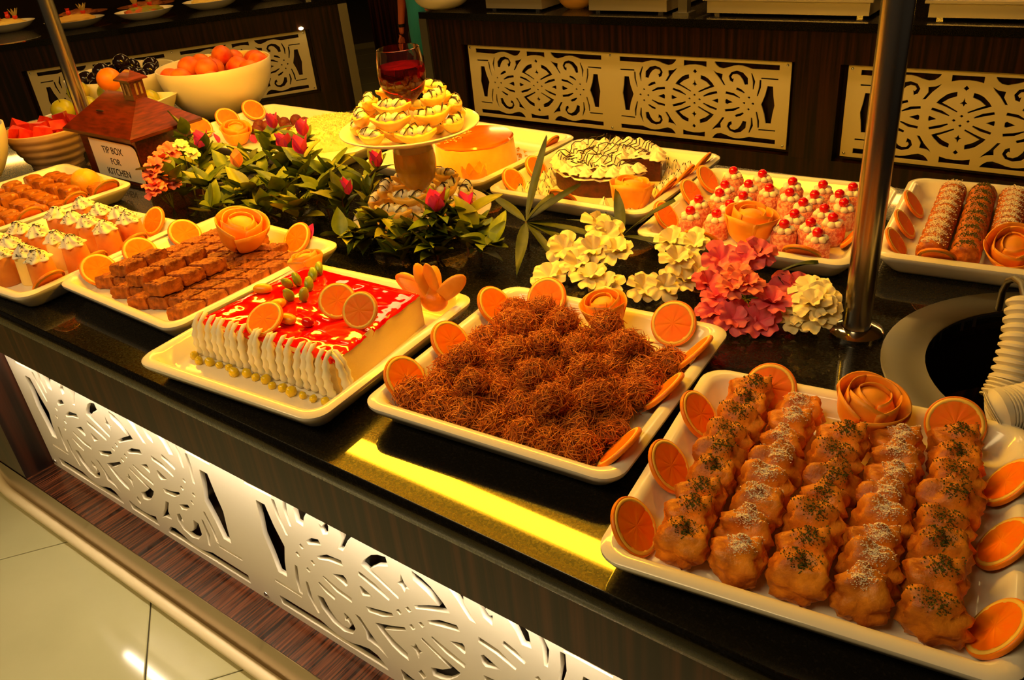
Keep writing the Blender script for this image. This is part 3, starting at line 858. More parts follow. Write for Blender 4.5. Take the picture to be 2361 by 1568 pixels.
for c in range(6):
    for j in range(9):
        lx = -.118+.053*c; fr0 = c in (2,3); ly = (-.078+.0278*j) if fr0 else (-.144+.0362*j)
        if lx > .148: continue
        m = RL[RND.randrange(3)]
        o = inst('pastry_roll', m[0], F @ Vector((lx,ly,PF)), (0,0,radians(6.0)+RND.uniform(-.03,.03)), (1.05,.72 if fr0 else .945,1.05))
        rest(o, CT+PF-.001)
        if c%2 == 0: inst('icing_sugar', m[1], parent=o); tag(o, 'short ridged pastry roll dusted with icing sugar', 'pastry', 'sugared pastry rolls on the platter')
        else: inst('pistachio_crumbs', m[2], parent=o); tag(o, 'short ridged pastry roll sprinkled with pistachio', 'pastry', 'pistachio pastry rolls on the platter')
slices_at('rolls', [('L',.06,.046),('L',-.045,.046),('L',-.135,.046),('F',-.105,.046)], 'orange slice tucked beside the pastry rolls', 'orange slices beside the pastry rolls', sc=.85)
orange_rose(F @ Vector((.004,-.134,PF+.038)), 'carved orange peel rose in front of the pastry rolls', 1.05, (-.5,.3), 5)

# ------------------------------------------------------------------ red glazed cake
ZC = CT+PF+.061
fl, fr_, br, bl = px(452,737,ZC), px(768,832,ZC), px(968,676,ZC), px(705,612,ZC)
cc = (fl+fr_+br+bl)/4
RC = thing('red_glazed_cake', 'rectangular cream cake with shiny red glaze and fruit on top', 'cake', (cc.x,cc.y,CT+PF))
quad = [fl,fr_,br,bl]
def ring_at(z, s_=1.0, nn=10):
    R_ = []
    for i in range(4):
        a = quad[i]; b = quad[(i+1)%4]
        for q in range(nn):
            p = a.lerp(b,q/nn); p = cc+(p-cc)*s_; R_.append((p.x,p.y,z))
    return R_
MB().loft([ring_at(CT+PF,1.0), ring_at(CT+PF+.056,.995), ring_at(ZC,.97)]).build('cake_body', SPONGE, RC)
def glz(u, v):
    p = fl.lerp(fr_,u).lerp(bl.lerp(br,u),v); e = min(u,1-u,v,1-v)
    q = cc+(p-cc)*(1.0+.02*sn((u*9,v*9,0),1.0,3.0))
    z = ZC+.0035*min(1,e*14) + .0024*sn((u*11,v*11,0),1.0,1.0)*min(1,e*10) + .0005*sn((u*34,v*34,0),1.0,6.0)
    if e < 1e-6: z = ZC-.004-.010*max(0,sn((u*15,v*15,1),1.0,8.0))
    return (q.x,q.y,z)
MB().grid(glz, 60, 60).build('red_glaze', RED_GLAZE, RC)
# piped cream along the front and part of the right side
fd = (fr_-fl).normalized(); fn_ = Vector((fd.y,-fd.x,0))
nr = 19
rib = MB()
for j in range(2): pass
def rib_mesh():
    mb = MB(); pts = []; rad = []
    for i in range(13):
        v = i/12; pts.append((0, -.005-.006*sin(v*pi)*.8-.007*(1-v), .004+.063*v)); rad.append(.0062*(1+.22*sin(v*24))*(1-.35*v**6))
    pts.append((0,.004,.073)); rad.append(.004); pts.append((0,.012,.074)); rad.append(.001)
    mb.tube(pts, rad, 10); return mb.mesh('piped_cream', CREAM)
RIB = rib_mesh(); fa = atan2(fd.y,fd.x)
for i in range(nr):
    p = fl.lerp(fr_, (i+.3)/(nr-.4))
    o = inst('piped_cream', RIB, (p.x-cc.x, p.y-cc.y, 0), (RND.uniform(-.05,.05), RND.uniform(-.12,.12), fa), parent=RC)
for i in range(2):
    p = fr_.lerp(br, .02+.035*i); inst('piped_cream', RIB, (p.x-cc.x, p.y-cc.y, 0), (0,0,fa+pi/2*.9), (1,1,.94), parent=RC)
# jelly dollops at the foot of the cream
mb = MB(); mb.blob((0,0,.006), (.0085,.0075,.0085), 14, 9, fn=lambda d: 1+.18*sn(d,2.5,1.0)); JEL = mb.mesh('jelly_dollop', JELLY)
for i in range(15):
    p = fl.lerp(fr_, (i+.2)/14.4) + fn_*(.030+RND.uniform(-.004,.005)); inst('jelly_dollop', JEL, (p.x-cc.x,p.y-cc.y,0), (0,0,RND.uniform(0,6)), RND.uniform(.75,1.1), parent=RC)
# fruit lying on the cake
for a,b,s in [(778,694,1.0),(830,716,1.0)]:
    orange_slice(px(a,b,ZC+.0265), (.55,-.5,.7) if a < 780 else (.25,-.75,.6), 'orange slice standing on the red glaze', 'orange slices on the red cake', .85)
orange_slice(px(610,736,ZC+.018), (.1,-.5,.87), 'orange slice at the piped cream edge of the red cake', 'orange slice on the cream edge', .9)
mb = MB()
mb.blob((0,0,.008), (.026,.011,.009), 18, 10, fn=lambda d: 1-.35*abs(d.x)**2)
PEACH = mb.mesh('peach_wedge', M('peach_wedge', C8(246,170,30), .25))
for a,b,rz in [(608,675,.5),(640,712,1.4),(665,745,.1)]:
    tag(inst('peach_wedge', PEACH, px(a,b,ZC+.003), (0,0,rz)), 'glazed peach wedge lying on the red cake', 'fruit', 'peach wedges on the red cake')
mb = MB(); mb.blob((0,0,.010), (.010,.008,.014), 14, 9, fn=lambda d: 1+.2*sn(d,2,4.0)); KW = mb.mesh('kiwi_piece', KIWI)
for i,(a,b) in enumerate([(668,660),(690,655),(712,668),(672,690),(700,692),(722,645),(735,632)]):
    tag(inst('kiwi_piece', KW, px(a,b,ZC+.006), (RND.uniform(-.8,.8),RND.uniform(-.8,.8),RND.uniform(0,6)), .98), 'green kiwi piece in the middle of the red cake', 'fruit', 'kiwi pieces on the red cake')
mb = MB(); mb.blob((0,0,.008), (.012,.010,.009), 16, 10)
tag(inst('strawberry_half', mb.mesh('strawberry_half', M('strawberry', C8(215,20,8), .2, coat=.4)), px(712,752,ZC+.003)), 'red strawberry half among the peach wedges', 'fruit')
orange_rose(frame(*PL['red']) @ Vector((-.163,.166,.062)), 'small carved orange peel rose behind the red cake', .8, (.2,0), 6)
# orange cut into a flower, standing at the back right corner
t = thing('orange_flower', 'orange cut into open petals at the red cake corner', 'garnish', frame(*PL['red']) @ Vector((.150,.153,.050)), 0); t.scale = (1.22,)*3
for i,(ax,az) in enumerate([(0,.25),(.9,-.15),(-.95,-.1),(.45,-.75),(-.5,-.8),(0,-.35)]):
    mb = MB(); mb.blob((0,0,.024), (.013,.0045,.027), 16, 12, fn=lambda d: 1+.12*max(0,d.z)); o = mb.build('petal', ROSE_PEEL, t, world=False)
    o.rotation_euler = (az*.9-.1, ax, .3*i)
    o.location = (ax*.010, az*.014, .004)
mb = MB(); mb.blob((0,0,0),(.022,.018,.017),16,10); mb.build('core', ORANGE_RIND, t, world=False)
# ------------------------------------------------------------------ chocolate cream cake
CHOC_SPONGE = M('chocolate_sponge', C8(86,30,8), .6, col2=C8(60,18,5), vscale=60, bump=.5, bscale=200)
CARAMEL = M('caramel_top', C8(214,92,8), .12, col2=C8(236,130,24), vscale=10, coat=.5)
CUSTARD = M('custard_side', C8(250,206,92), .35, col2=C8(244,190,80), vscale=30, sss=.1)
COCO = M('shredded_coconut', C8(252,238,170), .8, col2=C8(245,222,130), vscale=90)
BALL = M('cocoa_ball', C8(130,46,12), .5, col2=C8(100,32,8), vscale=60, bump=.4, bscale=250)
cx_, cy_ = PL['choc'][0]-.012, PL['choc'][1]+.03
ZB = CT+PF
CK = thing('chocolate_cream_cake', 'round chocolate cake with cream top and chocolate drizzle, slices cut away', 'cake', (cx_,cy_,ZB))
# sponge with a bite cut from its right side
n = 48; out = []
a0, a1 = radians(-18), radians(14)
R_ = .125
out = [(0.035,0.0)] + [(R_*cos(a1+(2*pi-(a1-a0))*i/n), R_*sin(a1+(2*pi-(a1-a0))*i/n)) for i in range(n+1)]
mb = MB(); mb.prism(out, 0, .052); mb.build('chocolate_sponge', CHOC_SPONGE, CK, world=False, angle=40)
def top(u,v):
    a = a1+(2*pi-(a1-a0))*u; r = R_*(1.04)*v
    return (r*cos(a), r*sin(a), .054+.006*sn((r*60*cos(a),r*60*sin(a),0),1.0,2.0)-.012*v**6)
mb = MB(); mb.grid(top, 60, 10); mb.build('cream_top', CREAM, CK, world=False)
DOL = swirl(.017,.017,6,1.2,30).mesh('cream_dollop', CREAM)
for i in range(22):
    a = a1+.1+(2*pi-(a1-a0)-.2)*i/21
    inst('cream_dollop', DOL, (R_*.93*cos(a), R_*.93*sin(a), .050), (0,0,i), RND.uniform(.9,1.15), parent=CK)
for i in range(26):
    a = a1+.25+(2*pi-(a1-a0)-.5)*((i*.618)%1); d_ = RND.uniform(.03,.098)
    inst('cream_dollop', DOL, (d_*cos(a), d_*sin(a), .053), (RND.uniform(-.3,.3),RND.uniform(-.3,.3),i), RND.uniform(.6,1.0), parent=CK)
mb = MB(); r = random.Random(5)
for k in range(16):
    x0 = -.10+.0135*k; pts = []
    for i in range(16):
        y = -.10+.2*i/15; x = x0+.006*sin(i*1.3+k); rr = sqrt(x*x+y*y)
        if rr > R_*.98 or (abs(atan2(y,x)) < .35 and x > 0): 
            if len(pts) > 2: mb.tube(pts, .0012, 4, cap=False)
            pts = []; continue
        z = .0625+.006*sn((x*60,y*60,0),1.0,2.0) + (.010 if rr > R_*.8 or abs(rr-.045) < .012 else 0)
        pts.append((x,y,z))
    if len(pts) > 2: mb.tube(pts, .0012, 4, cap=False)
mb.build('chocolate_drizzle', CHOC, CK, world=False)
# cream dollops with chocolate around the cake
F = frame(*PL['choc'])
mbd = MB(); r = random.Random(15)
for i in range(3):
    a = 2*pi*i/3; mbd.tube([(.012*cos(a),.012*sin(a),.006),(.004*cos(a+1),.004*sin(a+1),.0165),(-.008*cos(a+.5),-.008*sin(a+.5),.010)], [.0007,.0012,.0007], 4, cap=False)
DRZ = mbd.mesh('chocolate_drizzle', CHOC)
for lx,ly in relax2([(-.15,-.14),(-.155,-.105),(-.155,-.07),(-.12,-.15),(-.155,-.03),(-.09,-.155),(.155,-.09),(.157,-.05),(.150,-.01),(.155,.03),(.155,.07),(.125,-.11),(.15,.105),(.12,.135),(.135,-.13),(-.15,.14),(.09,.155),(-.135,-.12),(-.13,-.085),(-.14,-.05),(-.105,-.13),(.138,-.07),(.14,-.03),(.142,.05),(.14,.085),(.155,.12),(-.155,.01),(-.155,.05),(.12,-.15)], .0152, (-.146,.142), (-.144,.146), [(-.012,.03,.126),(.130,-.117,.044)]):
    o = inst('cream_dollop', DOL, F @ Vector((lx,ly,PF)), (0,0,RND.uniform(0,6)), (.80,.80,RND.uniform(1.3,1.8)))
    inst('chocolate_drizzle', DRZ, parent=o)
    tag(o, 'whipped cream dollop with chocolate drizzle beside the chocolate cake', 'cream', 'cream dollops around the chocolate cake')
slices_at('choc', [('R',.13,.044),('R',.04,.044),('R',-.05,.044),('F',-.006,.046),('L',-.125,.046),('L',-.03,.046)], 'orange slice tucked around the chocolate cake', 'orange slices around the chocolate cake', sc=.9)
orange_rose(frame(*PL['choc']) @ Vector((.130,-.117,PF+.038)), 'carved orange peel rose leaning on the chocolate cake', 1.18, (.1,.15), 7)

# ------------------------------------------------------------------ flan with caramel top
fc = px(1108,330,CT+PF+.075); fc = frame(*PL['flan']) @ Vector((.045,-.028,PF)); FX, FY = fc.x, fc.y
FN = thing('caramel_flan', 'tall round custard flan with orange caramel top', 'cake', (FX,FY,ZB))
mb = MB(); mb.lathe([(.0001,0),(.104,0),(.106,.004),(.101,.066),(.098,.072)], 56, cap1=False, fn=lambda a,z: 1+.012*noise.noise(Vector((cos(a)*5,sin(a)*5,z*60)))); mb.build('custard', CUSTARD, FN, world=False)
mb = MB(); mb.lathe([(.100,.066),(.1015,.071),(.098,.0755),(.06,.0765),(.0001,.077)], 56, cap0=False, cap1=False, fn=lambda a,z: 1+.02*noise.noise(Vector((cos(a)*4,sin(a)*4,3)))); mb.build('caramel_top', CARAMEL, FN, world=False)
mb = MB(); r = random.Random(3)
for i in range(60):
    a = r.uniform(2.4,4.6); d = r.uniform(.03,.10); mb.tet((d*cos(a),d*sin(a),.079), r.uniform(.002,.005), r, flat=.5)
mb.build('nut_crumbs', M('nut_crumb', C8(250,214,120), .7), FN, world=False, smooth=False)
mb = MB(); r = random.Random(9); F = frame(*PL['flan'])
for i in range(260):
    a = r.uniform(0,6.3); d = r.uniform(.108,.15); p = Vector((FX+d*cos(a), FY+d*sin(a), ZB+r.uniform(.001,.008)))
    q = F.inverted() @ p
    if abs(q.x) < .16 and abs(q.y) < .16: mb.tet(p, r.uniform(.003,.007), r, flat=.7)
tag(mb.build('cake_crumbs', M('crumb_gold', C8(236,170,60), .8), smooth=False, loc=(FX,FY,ZB)), 'golden crumbs scattered round the foot of the flan', 'crumbs', kind='stuff')
slices_at('flan', [('R',.113,.046),('F',.035,.046)], 'orange slice tucked beside the flan', 'orange slices beside the flan', sc=.9)
# crown cut orange half in front of the flan
t = thing('carved_orange', 'hollow orange half with zigzag cut edge before the flan', 'garnish', frame(*PL['flan']) @ Vector((.136,-.136,PF))); t.scale = (.92,)*3
mb = MB(); nn = 36; rings = []
for z, r_ in ((0,.012),(.004,.022),(.014,.030),(.026,.0335)):
    rings.append([(r_*cos(2*pi*i/nn), r_*sin(2*pi*i/nn), z) for i in range(nn)])
rings.append([((.034+.002*abs(((i*7/nn)%1)-.5))*cos(2*pi*i/nn), (.034+.002*abs(((i*7/nn)%1)-.5))*sin(2*pi*i/nn), .030+.022*abs(((i*7/nn)%1)-.5)*2) for i in range(nn)])
rings.append([(.031*cos(2*pi*i/nn), .031*sin(2*pi*i/nn), .029+.022*abs(((i*7/nn)%1)-.5)*2) for i in range(nn)])
rings.append([(.027*cos(2*pi*i/nn), .027*sin(2*pi*i/nn), .018) for i in range(nn)])
mb.loft(rings); mb.build('peel_cup', ROSE_PEEL, t, world=False)
mb = MB(); mb.lathe([(.0001,.02),(.027,.019),(.0001,.0185)], 24); mb.build('flesh', ORANGE_FLESH, t, world=False)

# ------------------------------------------------------------------ coconut cake and cocoa balls on the wide platter
cc_ = px(757,287,ZB+.05)
CO = thing('coconut_cake', 'domed cake covered in shredded coconut', 'cake', (cc_.x,cc_.y,ZB))
mb = MB(); mb.lathe([(.0001,0),(.115,0),(.118,.01),(.112,.042),(.095,.056),(.05,.062),(.0001,.063)], 40, fn=lambda a,z: 1+.03*noise.noise(Vector((cos(a)*4,sin(a)*4,z*40)))); mb.build('cake_body', COCO, CO, world=False)
mb = MB(); r = random.Random(31)
for i in range(2600):
    a = r.uniform(0,6.3); v = r.uniform(0,1); d = .118*sqrt(v); z = .063-.020*(max(0,d-.06)/.058)**2 if r.random() < .7 else r.uniform(.004,.045)
    if z < .04: d = .115
    p = Vector((d*cos(a), d*sin(a), z)); e = Vector((r.gauss(0,1), r.gauss(0,1), r.gauss(0,.5))).normalized()*r.uniform(.003,.007)
    mb.tube([p-e,p+Vector((0,0,.001)),p+e], [.0005,.0010,.0005], 3, cap=False)
tag(mb.build('coconut_shreds', COCO, CO, world=False), kind='stuff')
mb = MB(); mb.blob((0,0,.0195), .0195, 18, 12, fn=lambda d: 1+.04*sn(d,4,1.0)); BM = mb.mesh('cocoa_ball', BALL)
F = frame(*PLB); FI = F.inverted(); cb = []
for i,(a,b) in enumerate([(632,275),(655,282),(682,276),(702,282),(612,290),(590,300),(640,300),(665,298),(690,300),(570,312),(615,312),(600,288),(560,296),(712,296),(640,318),(665,318)]):
    cb.append(FI @ px(a,b,ZB+.022))
for i,(x,y) in enumerate(relax2([(q.x,q.y) for q in cb], .0197, (-.285,.3), (-.130,.132), [(.1286,.0361,.121),(-.139,-.102,.042)])):
    o = inst('cocoa_ball', BM, F @ Vector((x,y,PF)), (0,0,i)); tag(o, 'small round cocoa coated ball beside the coconut cake', 'truffle', 'cocoa balls on the wide platter')
slices_at(PLB, [('L',.11,.05),('L',.005,.05),('L',-.10,.05)], 'orange slice at the edge of the cocoa balls', 'orange slices by the cocoa balls', sc=1.1, w=.72, d=.40)
orange_rose(frame(*PLB) @ Vector((-.139,-.102,PF+.036)), 'carved orange peel rose beside the cocoa balls', 1.1, (.3,0), 8)

# ------------------------------------------------------------------ two tier dessert tower: plate, goblet, plate, goblet
TX, TY = -1.272, 1.272
def plate(R, z, label):
    mb = MB(); mb.lathe([(.0001,.004),(R*.42,.004),(R*.45,0),(R*.5,0),(R*.52,.004),(R*.8,.014),(R,.027),(R*1.005,.029),(R*.99,.031),(R*.8,.018),(R*.55,.0085),(.0001,.0085)], 64)
    return tag(mb.build('plate', CERAMIC, loc=(TX,TY,z)) if False else inst('plate', mb.mesh('plate', CERAMIC), (TX,TY,z)), label, 'plate')
GLASS = M('clear_glass', (1,1,1), .0, trans=1.0, ior=1.45)
WINE = M('red_juice', C8(130,8,4), .0, trans=.85, ior=1.33)
JUICE = M('yellow_juice', C8(252,206,80), .25)
def goblet(z, label, liquid, R=.041, fill=.6, hs=1.0):
    t = thing('goblet', label, 'glass', (TX,TY,z)); t.scale = (1,1,hs)
    bowl = [(.0035,.045),(.009,.049),(.024,.057),(R*.84,.071),(R*.98,.088),(R,.102),(R*.95,.122),(R*.87,.138)]
    prof = [(.0001,0),(.030,0),(.031,.0015),(.012,.006),(.0045,.012),(.0038,.040)] + bowl
    inner = [(r_-.0014, h+.0006) for r_,h in bowl[::-1]][:-2] + [(.0045,.0525),(.0001,.052)]
    mb = MB(); mb.lathe(prof+inner, 44, cap1=False); mb.build('glass', GLASS, t, world=False)
    lv = .05+fill*(.138-.05)
    lp = [(.0001,.0524)]
    for r_,h in bowl[2:]:
        if h < lv: lp.append((r_-.0012, h+.0004))
    # radius at the level
    for (r0,h0),(r1,h1) in zip(bowl,bowl[1:]):
        if h0 <= lv <= h1: lp.append((r0+(r1-r0)*(lv-h0)/(h1-h0)-.0012, lv))
    lp.append((.0001, lv))
    mb = MB(); mb.lathe(lp, 40); mb.build('drink', liquid, t, world=False)
    return t
Z1 = CT
plate(.155, Z1, 'white plate of banana boats at the foot of the goblet tower')
goblet(Z1+.0085, 'goblet of yellow juice holding up the upper plate', JUICE, .046, .78, 1.36)
Z2 = Z1+.0085+.138*1.36
plate(.150, Z2-.002, 'white plate of banana boats raised on a goblet')
goblet(Z2+.0065, 'goblet of red juice standing on top of the upper plate', WINE, .050, .70, 1.30)
BANANA = M('banana_boat', C8(246,186,60), .4, col2=C8(252,210,100), vscale=40)
def boat_mesh():
    mb = MB(); rings = []; n = 14
    for j in range(15):
        v = j/14; x = (v-.5)*.085; w_ = .0165*sin(pi*min(max(v,.04),.96))**.6; h = .018*sin(pi*min(max(v,.04),.96))**.5; lift = .010*(2*v-1)**2
        rings.append([(x, w_*cos(2*pi*i/n), .019+lift + (h*sin(2*pi*i/n) if sin(2*pi*i/n) < 0 else h*.35*sin(2*pi*i/n))) for i in range(n)])
    return mb.loft(rings).mesh('banana_boat', BANANA)
BOAT = boat_mesh()
def fill_mesh():
    mb = MB()
    for x,s_ in ((-.022,.8),(-.006,1.0),(.012,.95),(.026,.7)): mb.blob((x,0,.027), (.012*s_,.011*s_,.011*s_), 12, 8, fn=lambda d: 1+.12*sin(7*atan2(d.y,d.x)))
    return mb.mesh('cream_filling', CREAM)
def drz_mesh():
    mb = MB()
    for x,w_ in ((-.020,.012),(-.002,-.010),(.017,.014)):
        mb.tube([(x-.005,-.013,.028),(x+w_*.3,-.006,.037),(x+w_*.8,.003,.039),(x+w_,.012,.029)], [.0010,.0022,.0020,.0008], 5, cap=False, flat=.5)
    return mb.mesh('chocolate_drizzle', CHOC)
FILL, DRZB = fill_mesh(), drz_mesh()
def boats(z, ring_defs, label, group):
    for R_, n, ph, dz, tang in ring_defs:
        for i in range(n):
            a = ph+2*pi*i/n
            o = inst('banana_boat', BOAT, (TX+R_*cos(a), TY+R_*sin(a), z+dz), (RND.uniform(-.08,.08), RND.uniform(-.06,.06), a+(pi/2 if tang else 0)+RND.uniform(-.14,.14)), RND.uniform(.98,1.06))
            inst('cream_filling', FILL, parent=o); inst('chocolate_drizzle', DRZB, parent=o)
            tag(o, label, 'dessert', group)
for zb, base, lab, grp, n2 in ((Z2, .0115, 'banana boat with cream and chocolate on the raised plate', 'banana boats on the raised plate', 7), (Z1, .0135, 'banana boat with cream and chocolate on the lower plate', 'banana boats on the lower plate', 6)):
    boats(zb, [(.111,7,.2,base+.002,True),(.060,4,.5,base-.0065,True)], lab, grp)          # first layer
    boats(zb, [(.100,n2,.65,base+.030,True)], lab, grp)                                    # resting on it
    boats(zb, [(.076,5,.1,base+.054,True)], lab, grp)
# ------------------------------------------------------------------ flowers and foliage along the middle of the counter
LEAF = M('leaf_green', C8(70,92,16), .4, col2=C8(122,134,32), vscale=30, rvar=.25)
LEAF_Y = M('leaf_yellow_green', C8(120,130,22), .38, col2=C8(160,156,36), vscale=30, rvar=.2)
LEAF_D = M('leaf_dark', C8(50,60,14), .5, col2=C8(72,78,20), vscale=30, rvar=.2)
STEM = M('twig', C8(96,62,22), .7)
BRACT = M('magenta_bract', C8(224,30,120), .6, col2=C8(240,70,140), vscale=40, rvar=.15)
BRACT_O = M('peach_bract', C8(246,140,80), .6, col2=C8(250,170,100), vscale=40)
PETAL_W = M('white_petal', C8(248,236,186), .6, sss=.2, rvar=.06, col2=C8(250,226,160), vscale=40)
PETAL_P = M('pink_petal', C8(240,84,110), .6, sss=.2, rvar=.15, col2=C8(248,130,140), vscale=40)
PETAL_C = M('coral_petal', C8(248,110,96), .6, sss=.2, rvar=.12, col2=C8(250,150,120), vscale=40)
def leaf_mesh(L_, W_, mat, curl=.25, fold=.35, tip=1.0, name='leaf'):
    mb = MB(); nu, nv = 4, 9
    def fn(u,v):
        w_ = W_*(sin(pi*min(1,v**.8))**.9)*(1-.25*v*tip)+.0004; x = (u-.5)*w_
        z = -curl*L_*v*v + fold*abs(x) + .04*L_*sin(v*5)*(u-.5)
        return (x, v*L_, z)
    mb.grid(fn, nu, nv)
    mb.grid(lambda u,v: tuple(Vector(fn(u,v))-Vector((0,0,.0006))), nu, nv)
    return mb.mesh(name, mat)
LEAVES = [leaf_mesh(.060,.032,LEAF,.2,.35), leaf_mesh(.052,.030,LEAF,.4,.25), leaf_mesh(.066,.033,LEAF_Y,.15,.4), leaf_mesh(.045,.026,LEAF_D,.35,.3), leaf_mesh(.055,.034,LEAF,-.15,.3)]
LONG = [leaf_mesh(.16,.022,LEAF_D,.06,.35,.4), leaf_mesh(.13,.019,LEAF_D,.10,.35,.4)]
BR = [leaf_mesh(.034,.026,BRACT,-.25,.5,.6,'bract'), leaf_mesh(.032,.024,BRACT_O,-.25,.5,.6,'bract')]
def aim(d, roll=0.0):
    """rotation taking +Y to d, keeping the leaf face upward"""
    d = Vector(d).normalized(); x = d.cross(Vector((0,0,1)))
    if x.length < 1e-3: x = Vector((1,0,0))
    x.normalize(); z = x.cross(d)
    m = Matrix((x,d,z)).transposed() @ Matrix.Rotation(roll,3,'Y')
    return m.to_euler()
def blocked(p):
    """is a point inside a platter, the dessert tower or the tip box"""
    if p.z < CT+.001: return True
    for k,(x,y,dg_) in list(PL.items())+[('w',PLB)]:
        a = radians(-dg_); dx, dy = p.x-x, p.y-y; u, v = dx*cos(a)-dy*sin(a), dx*sin(a)+dy*cos(a)
        if abs(u) < (.372 if k == 'w' else .212) and abs(v) < .212 and p.z < CT+.075: return True
    d = sqrt((p.x-TX)**2+(p.y-TY)**2)
    if d < .172 and p.z < CT+.135 or d < .055 or d < .165 and p.z > CT+.19: return True
    return -2.50 < p.x < -2.13 and 1.10 < p.y < 1.35 and p.z < CT+.16
def twig(base, top, label, seed, nleaf=12, group='leafy bougainvillea sprigs', spread=.9, bracts=0, bo=0, sc=1.0):
    r = random.Random(seed); base = Vector(base); top = Vector(top)
    t = thing('bougainvillea_sprig', label, 'flower sprig', base, group=group)
    mid = base.lerp(top,.5)+Vector((r.uniform(-.02,.02), r.uniform(-.02,.02), r.uniform(.0,.025)))
    mb = MB(); cur = [base, base.lerp(mid,.5)*.5+mid*.0+base*.0+ (base.lerp(mid,.5))*.5, mid, mid.lerp(top,.6), top]
    mb.tube(cur, [.0026,.0024,.002,.0017,.001], 5); mb.build('stem', STEM, t)
    for i in range(nleaf):
        v = .18+.82*(i+r.random()*.6)/nleaf; v = min(1,v)
        p = base.lerp(mid, v*2) if v < .5 else mid.lerp(top, v*2-1)
        a = i*2.4+r.uniform(-.4,.4); ax = (top-base).normalized()
        d = Vector((cos(a), sin(a), r.uniform(-.15,.75)))*spread + ax*.6
        ls = r.uniform(.75,1.15)*sc
        for tr in range(14):
            dn = d.normalized()
            if not any(blocked(p+dn*(.058*ls*q)-Vector((0,0,.012*ls*q*q))) for q in (.35,.7,1.0)): break
            a += .9; d = Vector((cos(a), sin(a), .25+.06*tr))*spread + ax*.5; ls *= .97
        inst('leaf', LEAVES[r.choice((0,0,1,1,2,3,4,4))], p-base, aim(d, r.uniform(-.5,.5)), ls, parent=t)
    for i in range(bracts+bo):
        p = top + Vector((r.uniform(-.012,.012), r.uniform(-.012,.012), r.uniform(-.005,.012)))
        me = BR[0] if i < bracts else BR[1]
        for q in range(3):
            a = 2*pi*q/3+r.uniform(0,1); inst('bract', me, p-base, aim((cos(a)*.55, sin(a)*.55, .8), r.uniform(-.3,.3)), r.uniform(1.15,1.45), parent=t)
    return t
GB = CT+.001
def sprig_px(bx, by, tx, ty, tz, seed, n=12, b=0, bo=0, lab=None, sc=1.0):
    base = px(bx,by,GB+.0015); top = px(tx,ty,CT+tz)
    twig(base, top, lab or ('leafy green bougainvillea sprig with magenta bracts' if b else ('leafy green bougainvillea sprig with a peach bract' if bo else 'leafy green bougainvillea sprig without flowers')), seed, n, ('sprigs with magenta bracts' if b else ('sprigs with peach bracts' if bo else 'plain green sprigs')), bracts=b, bo=bo, sc=sc)
SPR = [(470,455,470,345,.10,15,2,0),(520,470,470,430,.07,14,0,0),(520,430,540,395,.10,13,0,1),(590,450,625,305,.13,14,1,0),(620,470,690,320,.13,12,1,0),(640,470,665,352,.11,14,1,0),(680,470,702,362,.12,12,1,0),
 (600,490,570,450,.06,15,0,0),(560,500,480,490,.05,13,0,0),(690,500,640,430,.08,15,0,0),(730,470,760,390,.09,15,0,0),(760,500,740,440,.07,14,0,0),(800,480,875,385,.10,14,1,0),(800,530,790,450,.08,14,1,0),(700,520,700,480,.05,12,0,0),
 (860,540,780,545,.04,12,0,0),(880,570,870,500,.08,12,0,0),(850,560,900,540,.05,13,0,0),(940,580,960,520,.07,14,0,0),(1000,570,1010,490,.10,12,2,0),(1010,590,1080,500,.07,14,1,0),(1080,590,1100,530,.06,14,0,0),(1010,600,1000,570,.035,13,0,0),(1110,590,1150,560,.05,12,0,0),
 (420,440,430,300,.13,12,0,0),(430,470,390,400,.09,12,0,0),(650,430,600,400,.09,14,0,0),(560,440,580,370,.10,14,0,0),(720,430,690,410,.09,13,0,0),(840,510,850,440,.07,13,0,0),(640,510,600,480,.035,13,0,0),(930,610,920,585,.02,11,0,0)]
for i,(bx,by,tx,ty,tz,n,b,bo) in enumerate(SPR): sprig_px(bx,by,tx,ty,tz,100+i,n+4,b,bo,sc=1.2)
# single magenta bract fallen on the platters
for i,(a,b,z) in enumerate([(712,552,.040),(505,330,.0125),(590,330,.0125)]):
    o = inst('bract', BR[0], px(a,b,CT+z), (.9,.2,i*2.0), 1.0); tag(o, 'single magenta bract fallen near the orange roses', 'petal', 'fallen magenta bracts')
# long narrow oleander leaves
def whorl(base, dirs, label, seed=0):
    t = thing('oleander_sprig', label, 'foliage', base)
    mb = MB(); mb.tube([Vector((base.x,base.y,CT+.001)), base], [.003,.0025], 5); mb.build('stem', STEM, t)
    for k,(d,L_) in enumerate(dirs):
        inst('leaf', LONG[k%2], (0,0,0), aim(d, .2*(k%3-1)), (1.05, L_/.16 if k%2 == 0 else L_/.13, 1.0), parent=t)
def dpx(base, x, y, z): return px(x,y,CT+z)-base
b1 = px(1213,512,CT+.055)
def wl(b, tips): return [((px(x,y,CT+z)-b), (px(x,y,CT+z)-b).length) for x,y,z in tips]
whorl(b1, wl(b1,[(1258,305,.13),(1112,425,.09),(1340,415,.08),(1400,500,.05),(1190,630,.02),(1330,560,.03),(1270,440,.10),(1290,600,.02),(1380,535,.04)]), 'whorl of long narrow dark oleander leaves beside the goblet tower')
b2 = px(1435,545,CT+.03)
whorl(b2, wl(b2,[(1550,452,.095),(1400,480,.07),(1560,560,.05),(1390,610,.02),(1420,420,.08)]), 'oleander leaves between the white flower heads')
b3 = px(1795,630,CT+.05)
whorl(b3, wl(b3,[(1885,592,.06),(1860,640,.05),(1830,660,.04)]), 'short oleander leaves among the pink flowers')
